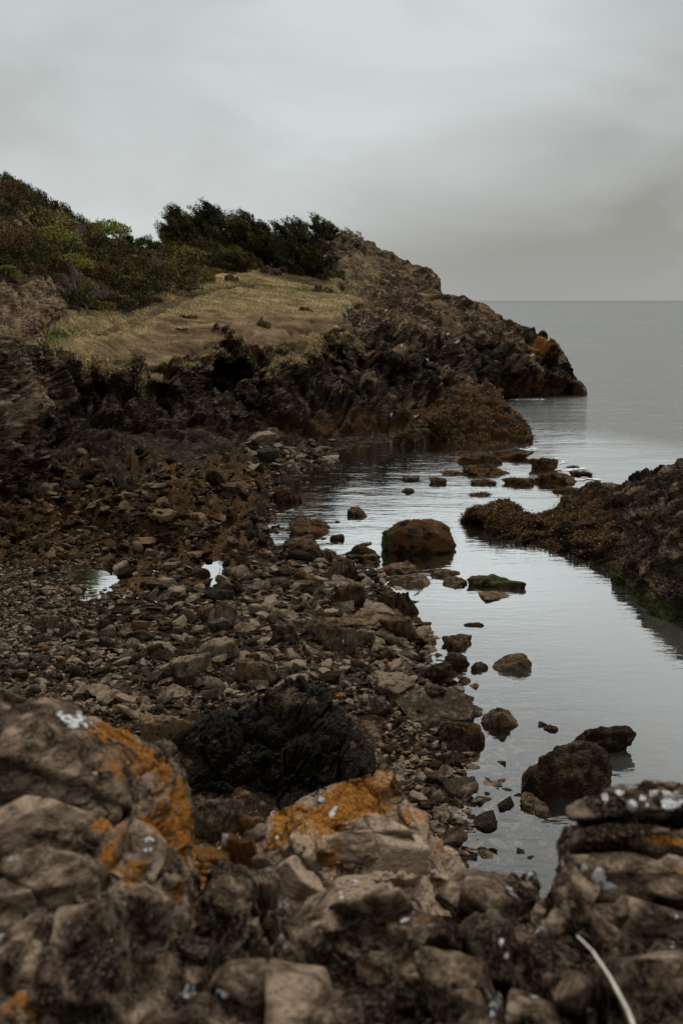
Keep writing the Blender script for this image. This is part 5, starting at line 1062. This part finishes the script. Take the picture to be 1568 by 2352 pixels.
# white wash where the swell meets rock
fb = []
for (u0, v0), (u1, v1), n_ in (((1170, 919), (1240, 918), 60), ((1205, 1034), (1235, 1030), 26), ((1290, 1080), (1345, 1078), 30), ((1310, 1102), (1362, 1100), 36), ((1150, 1052), (1172, 1046), 16), ((1262, 1050), (1290, 1064), 16)):
    for i_ in range(n_):
        t_ = rng.random(); u_, v_ = u0 + (u1 - u0) * t_ + rng.normal() * 3, v0 + (v1 - v0) * t_ + rng.normal() * 1.3
        fb.append(P_of(np.array(float(u_)), Y_of(v_, .0), .012 + .006 * rng.random()))
fb = np.array(fb); an_ = rng.normal(0, .5, len(fb)) + (rng.random(len(fb)) < .5) * math.pi
fl_ = rng.uniform(.12, .5, len(fb)); d_ = np.stack([np.cos(an_), np.sin(an_), 0 * an_], -1); s_ = np.stack([-d_[:, 1], d_[:, 0], 0 * an_], -1)
Vq = np.stack([fb, fb + d_ * fl_[:, None] * .4 + s_ * fl_[:, None] * .22 + [0, 0, .01], fb + d_ * fl_[:, None], fb + d_ * fl_[:, None] * .5 - s_ * fl_[:, None] * .2 + [0, 0, .01]], 1).reshape(-1, 3)
tag(ob('sea_foam', mk('sea_foam', Vq, np.arange(len(Vq)).reshape(-1, 4), plain('foam', (.5, .52, .52), (.75, .77, .77), 6))), 'thin white foam where the swell washes the outer rocks', 'foam', None, 'stuff')

# small finds
def stick(name, pts, r0, r1, mat, label, cat):
    segs = [(a, c_, r0 + (r1 - r0) * i / (len(pts) - 1), r0 + (r1 - r0) * (i + 1) / (len(pts) - 1)) for i, (a, c_) in enumerate(zip(pts[:-1], pts[1:]))]
    V_, F_ = tubes(segs, 7); return tag(ob(name, mk(name, V_, F_, mat)), label, cat)
def pt(u, v, Y): return P_of(np.array(float(u)), Y, H + q_of(v, Y))
M_pale = plain('weathered_wood', (.35, .33, .29), (.6, .57, .51), 20)
ys = Pf[pick(177, 838, 1), 1] - .35
stick('stake', [pt(177, 842, ys), pt(176.6, 828, ys), pt(177, 815, ys)], .045, .04, M_pale, 'thin pale stake standing at the top of the dark cliff', 'stake')
yd = Pf[pick(160, 1040, 0), 1] - .35
stick('driftwood', [pt(155, 1045, yd), pt(158, 1034, yd), (pt(165, 1024, yd)), pt(168, 1012, yd)], .05, .03, plain('driftwood', (.2, .12, .07), (.34, .22, .14), 14), 'crooked stick of driftwood leaning against the cliff foot', 'driftwood')
M_dry = plain('dry_stalk', (.42, .38, .31), (.62, .57, .48), 30)
stick('grass_stalk', [pt(1470, 2400, 1.55), pt(1440, 2320, 1.62), pt(1400, 2245, 1.7), pt(1360, 2185, 1.8), pt(1325, 2150, 1.9)], .0046, .002, M_dry, 'pale dry grass stalk leaning over the front ledge', 'grass stalk')

# ------------------------------------------------------------------ sky and light
w = bpy.data.worlds.new('World'); sc.world = w; w.use_nodes = True; t = w.node_tree; t.nodes.clear()
SUN_EL, SUN_AZ = R(58), R(20)      # azimuth clockwise from +Y
def nd(typ, **kw):
    o = t.nodes.new(typ)
    for k_, v_ in kw.items():
        if k_ in o.inputs:
            if isinstance(v_, bpy.types.NodeSocket): t.links.new(v_, o.inputs[k_])
            else: o.inputs[k_].default_value = v_
        else: setattr(o, k_, v_)
    return o
def mth(op, a, b=0.0):
    o = nd('ShaderNodeMath', operation=op)
    for i, x in enumerate((a, b)):
        if isinstance(x, bpy.types.NodeSocket): t.links.new(x, o.inputs[i])
        else: o.inputs[i].default_value = x
    return o.outputs[0]
def mixc(f, a, b, bl='MIX'):
    o = nd('ShaderNodeMix', data_type='RGBA', blend_type=bl)
    for i, x in ((0, f), (6, a), (7, b)):
        if isinstance(x, bpy.types.NodeSocket): t.links.new(x, o.inputs[i])
        else: o.inputs[i].default_value = x if i == 0 else (*x, 1)
    return o.outputs[2]
tc = nd('ShaderNodeTexCoord').outputs['Generated']
sky = nd('ShaderNodeTexSky', sky_type='NISHITA'); sky.sun_disc = False; sky.sun_elevation = SUN_EL; sky.sun_rotation = SUN_AZ; sky.air_density = 1.5; sky.dust_density = 3
sep = nd('ShaderNodeSeparateXYZ', Vector=tc)
def near(u, v, power):
    d = np.array([(u - CX) / F, 0, 0]); tt_ = (CY - v) / F
    vec = np.array([(u - CX) / F, cp + tt_ * sp, -sp + tt_ * cp]); vec /= np.linalg.norm(vec)
    dt = nd('ShaderNodeVectorMath', operation='DOT_PRODUCT'); t.links.new(tc, dt.inputs[0]); dt.inputs[1].default_value = vec
    return mth('POWER', mth('MAXIMUM', dt.outputs['Value'], 0.0), power)
mp = nd('ShaderNodeMapping', Vector=tc); mp.inputs['Scale'].default_value = (1.9, 1.9, 5.0); mp.inputs['Rotation'].default_value = (R(8), R(-14), 0)
n1 = nd('ShaderNodeTexNoise', Vector=mp.outputs[0], Scale=1.5, Detail=5.0, Roughness=.5, Distortion=.5).outputs['Fac']
LT, DKc = (.56, .595, .60), (.26, .262, .25)
fac = mth('ADD', mth('MULTIPLY', mth('SUBTRACT', n1, .5), 1.5), .80)
fac = mth('ADD', fac, mth('MULTIPLY', near(1030, 130, 60), .45))
fac = mth('SUBTRACT', fac, mth('MULTIPLY', near(1560, 470, 40), .60))
fac = mth('SUBTRACT', fac, mth('MULTIPLY', near(1180, 560, 90), .42))
fac = mth('SUBTRACT', fac, mth('MULTIPLY', near(250, 300, 60), .12))
fac = mth('SUBTRACT', fac, mth('MULTIPLY', near(900, 560, 300), .15))
hz_ = mth('SUBTRACT', 1.0, mth('MINIMUM', mth('MAXIMUM', mth('MULTIPLY', sep.outputs[2], 14.0), 0.0), 1.0))
facc = nd('ShaderNodeClamp', Value=fac).outputs[0]
cl = mixc(facc, DKc, LT)
cl = mixc(mth('MULTIPLY', hz_, .75), cl, (.33, .335, .33))
zen = mth('MINIMUM', mth('MAXIMUM', mth('MULTIPLY', mth('SUBTRACT', sep.outputs[2], .265), 4.2), 0.0), 1.0)
cl = mixc(zen, cl, (1.12, 1.13, 1.12))
back = mth('MINIMUM', mth('MAXIMUM', mth('MULTIPLY', sep.outputs[1], -2.2), 0.0), 1.0)  # unseen sky behind the camera, dimmed to darken faces turned towards it
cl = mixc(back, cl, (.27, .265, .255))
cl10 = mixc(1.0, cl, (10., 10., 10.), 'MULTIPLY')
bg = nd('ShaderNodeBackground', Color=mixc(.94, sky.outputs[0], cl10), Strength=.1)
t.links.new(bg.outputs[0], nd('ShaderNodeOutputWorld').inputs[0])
sl = bpy.data.lights.new('sun', 'SUN'); sl.energy = 1.5; sl.angle = R(16); sl.color = (1, .96, .9)
so = bpy.data.objects.new('sun', sl); COL.objects.link(so)
so.rotation_euler = (R(90) - SUN_EL, 0, math.pi - SUN_AZ)
sc.view_settings.view_transform = 'Standard'; sc.view_settings.look = 'None'; sc.view_settings.exposure = 0.17; sc.view_settings.gamma = 1
sc.cycles.use_denoising = True
sc.cycles.max_bounces = 6; sc.cycles.transparent_max_bounces = 8; sc.cycles.diffuse_bounces = 3; sc.cycles.glossy_bounces = 3
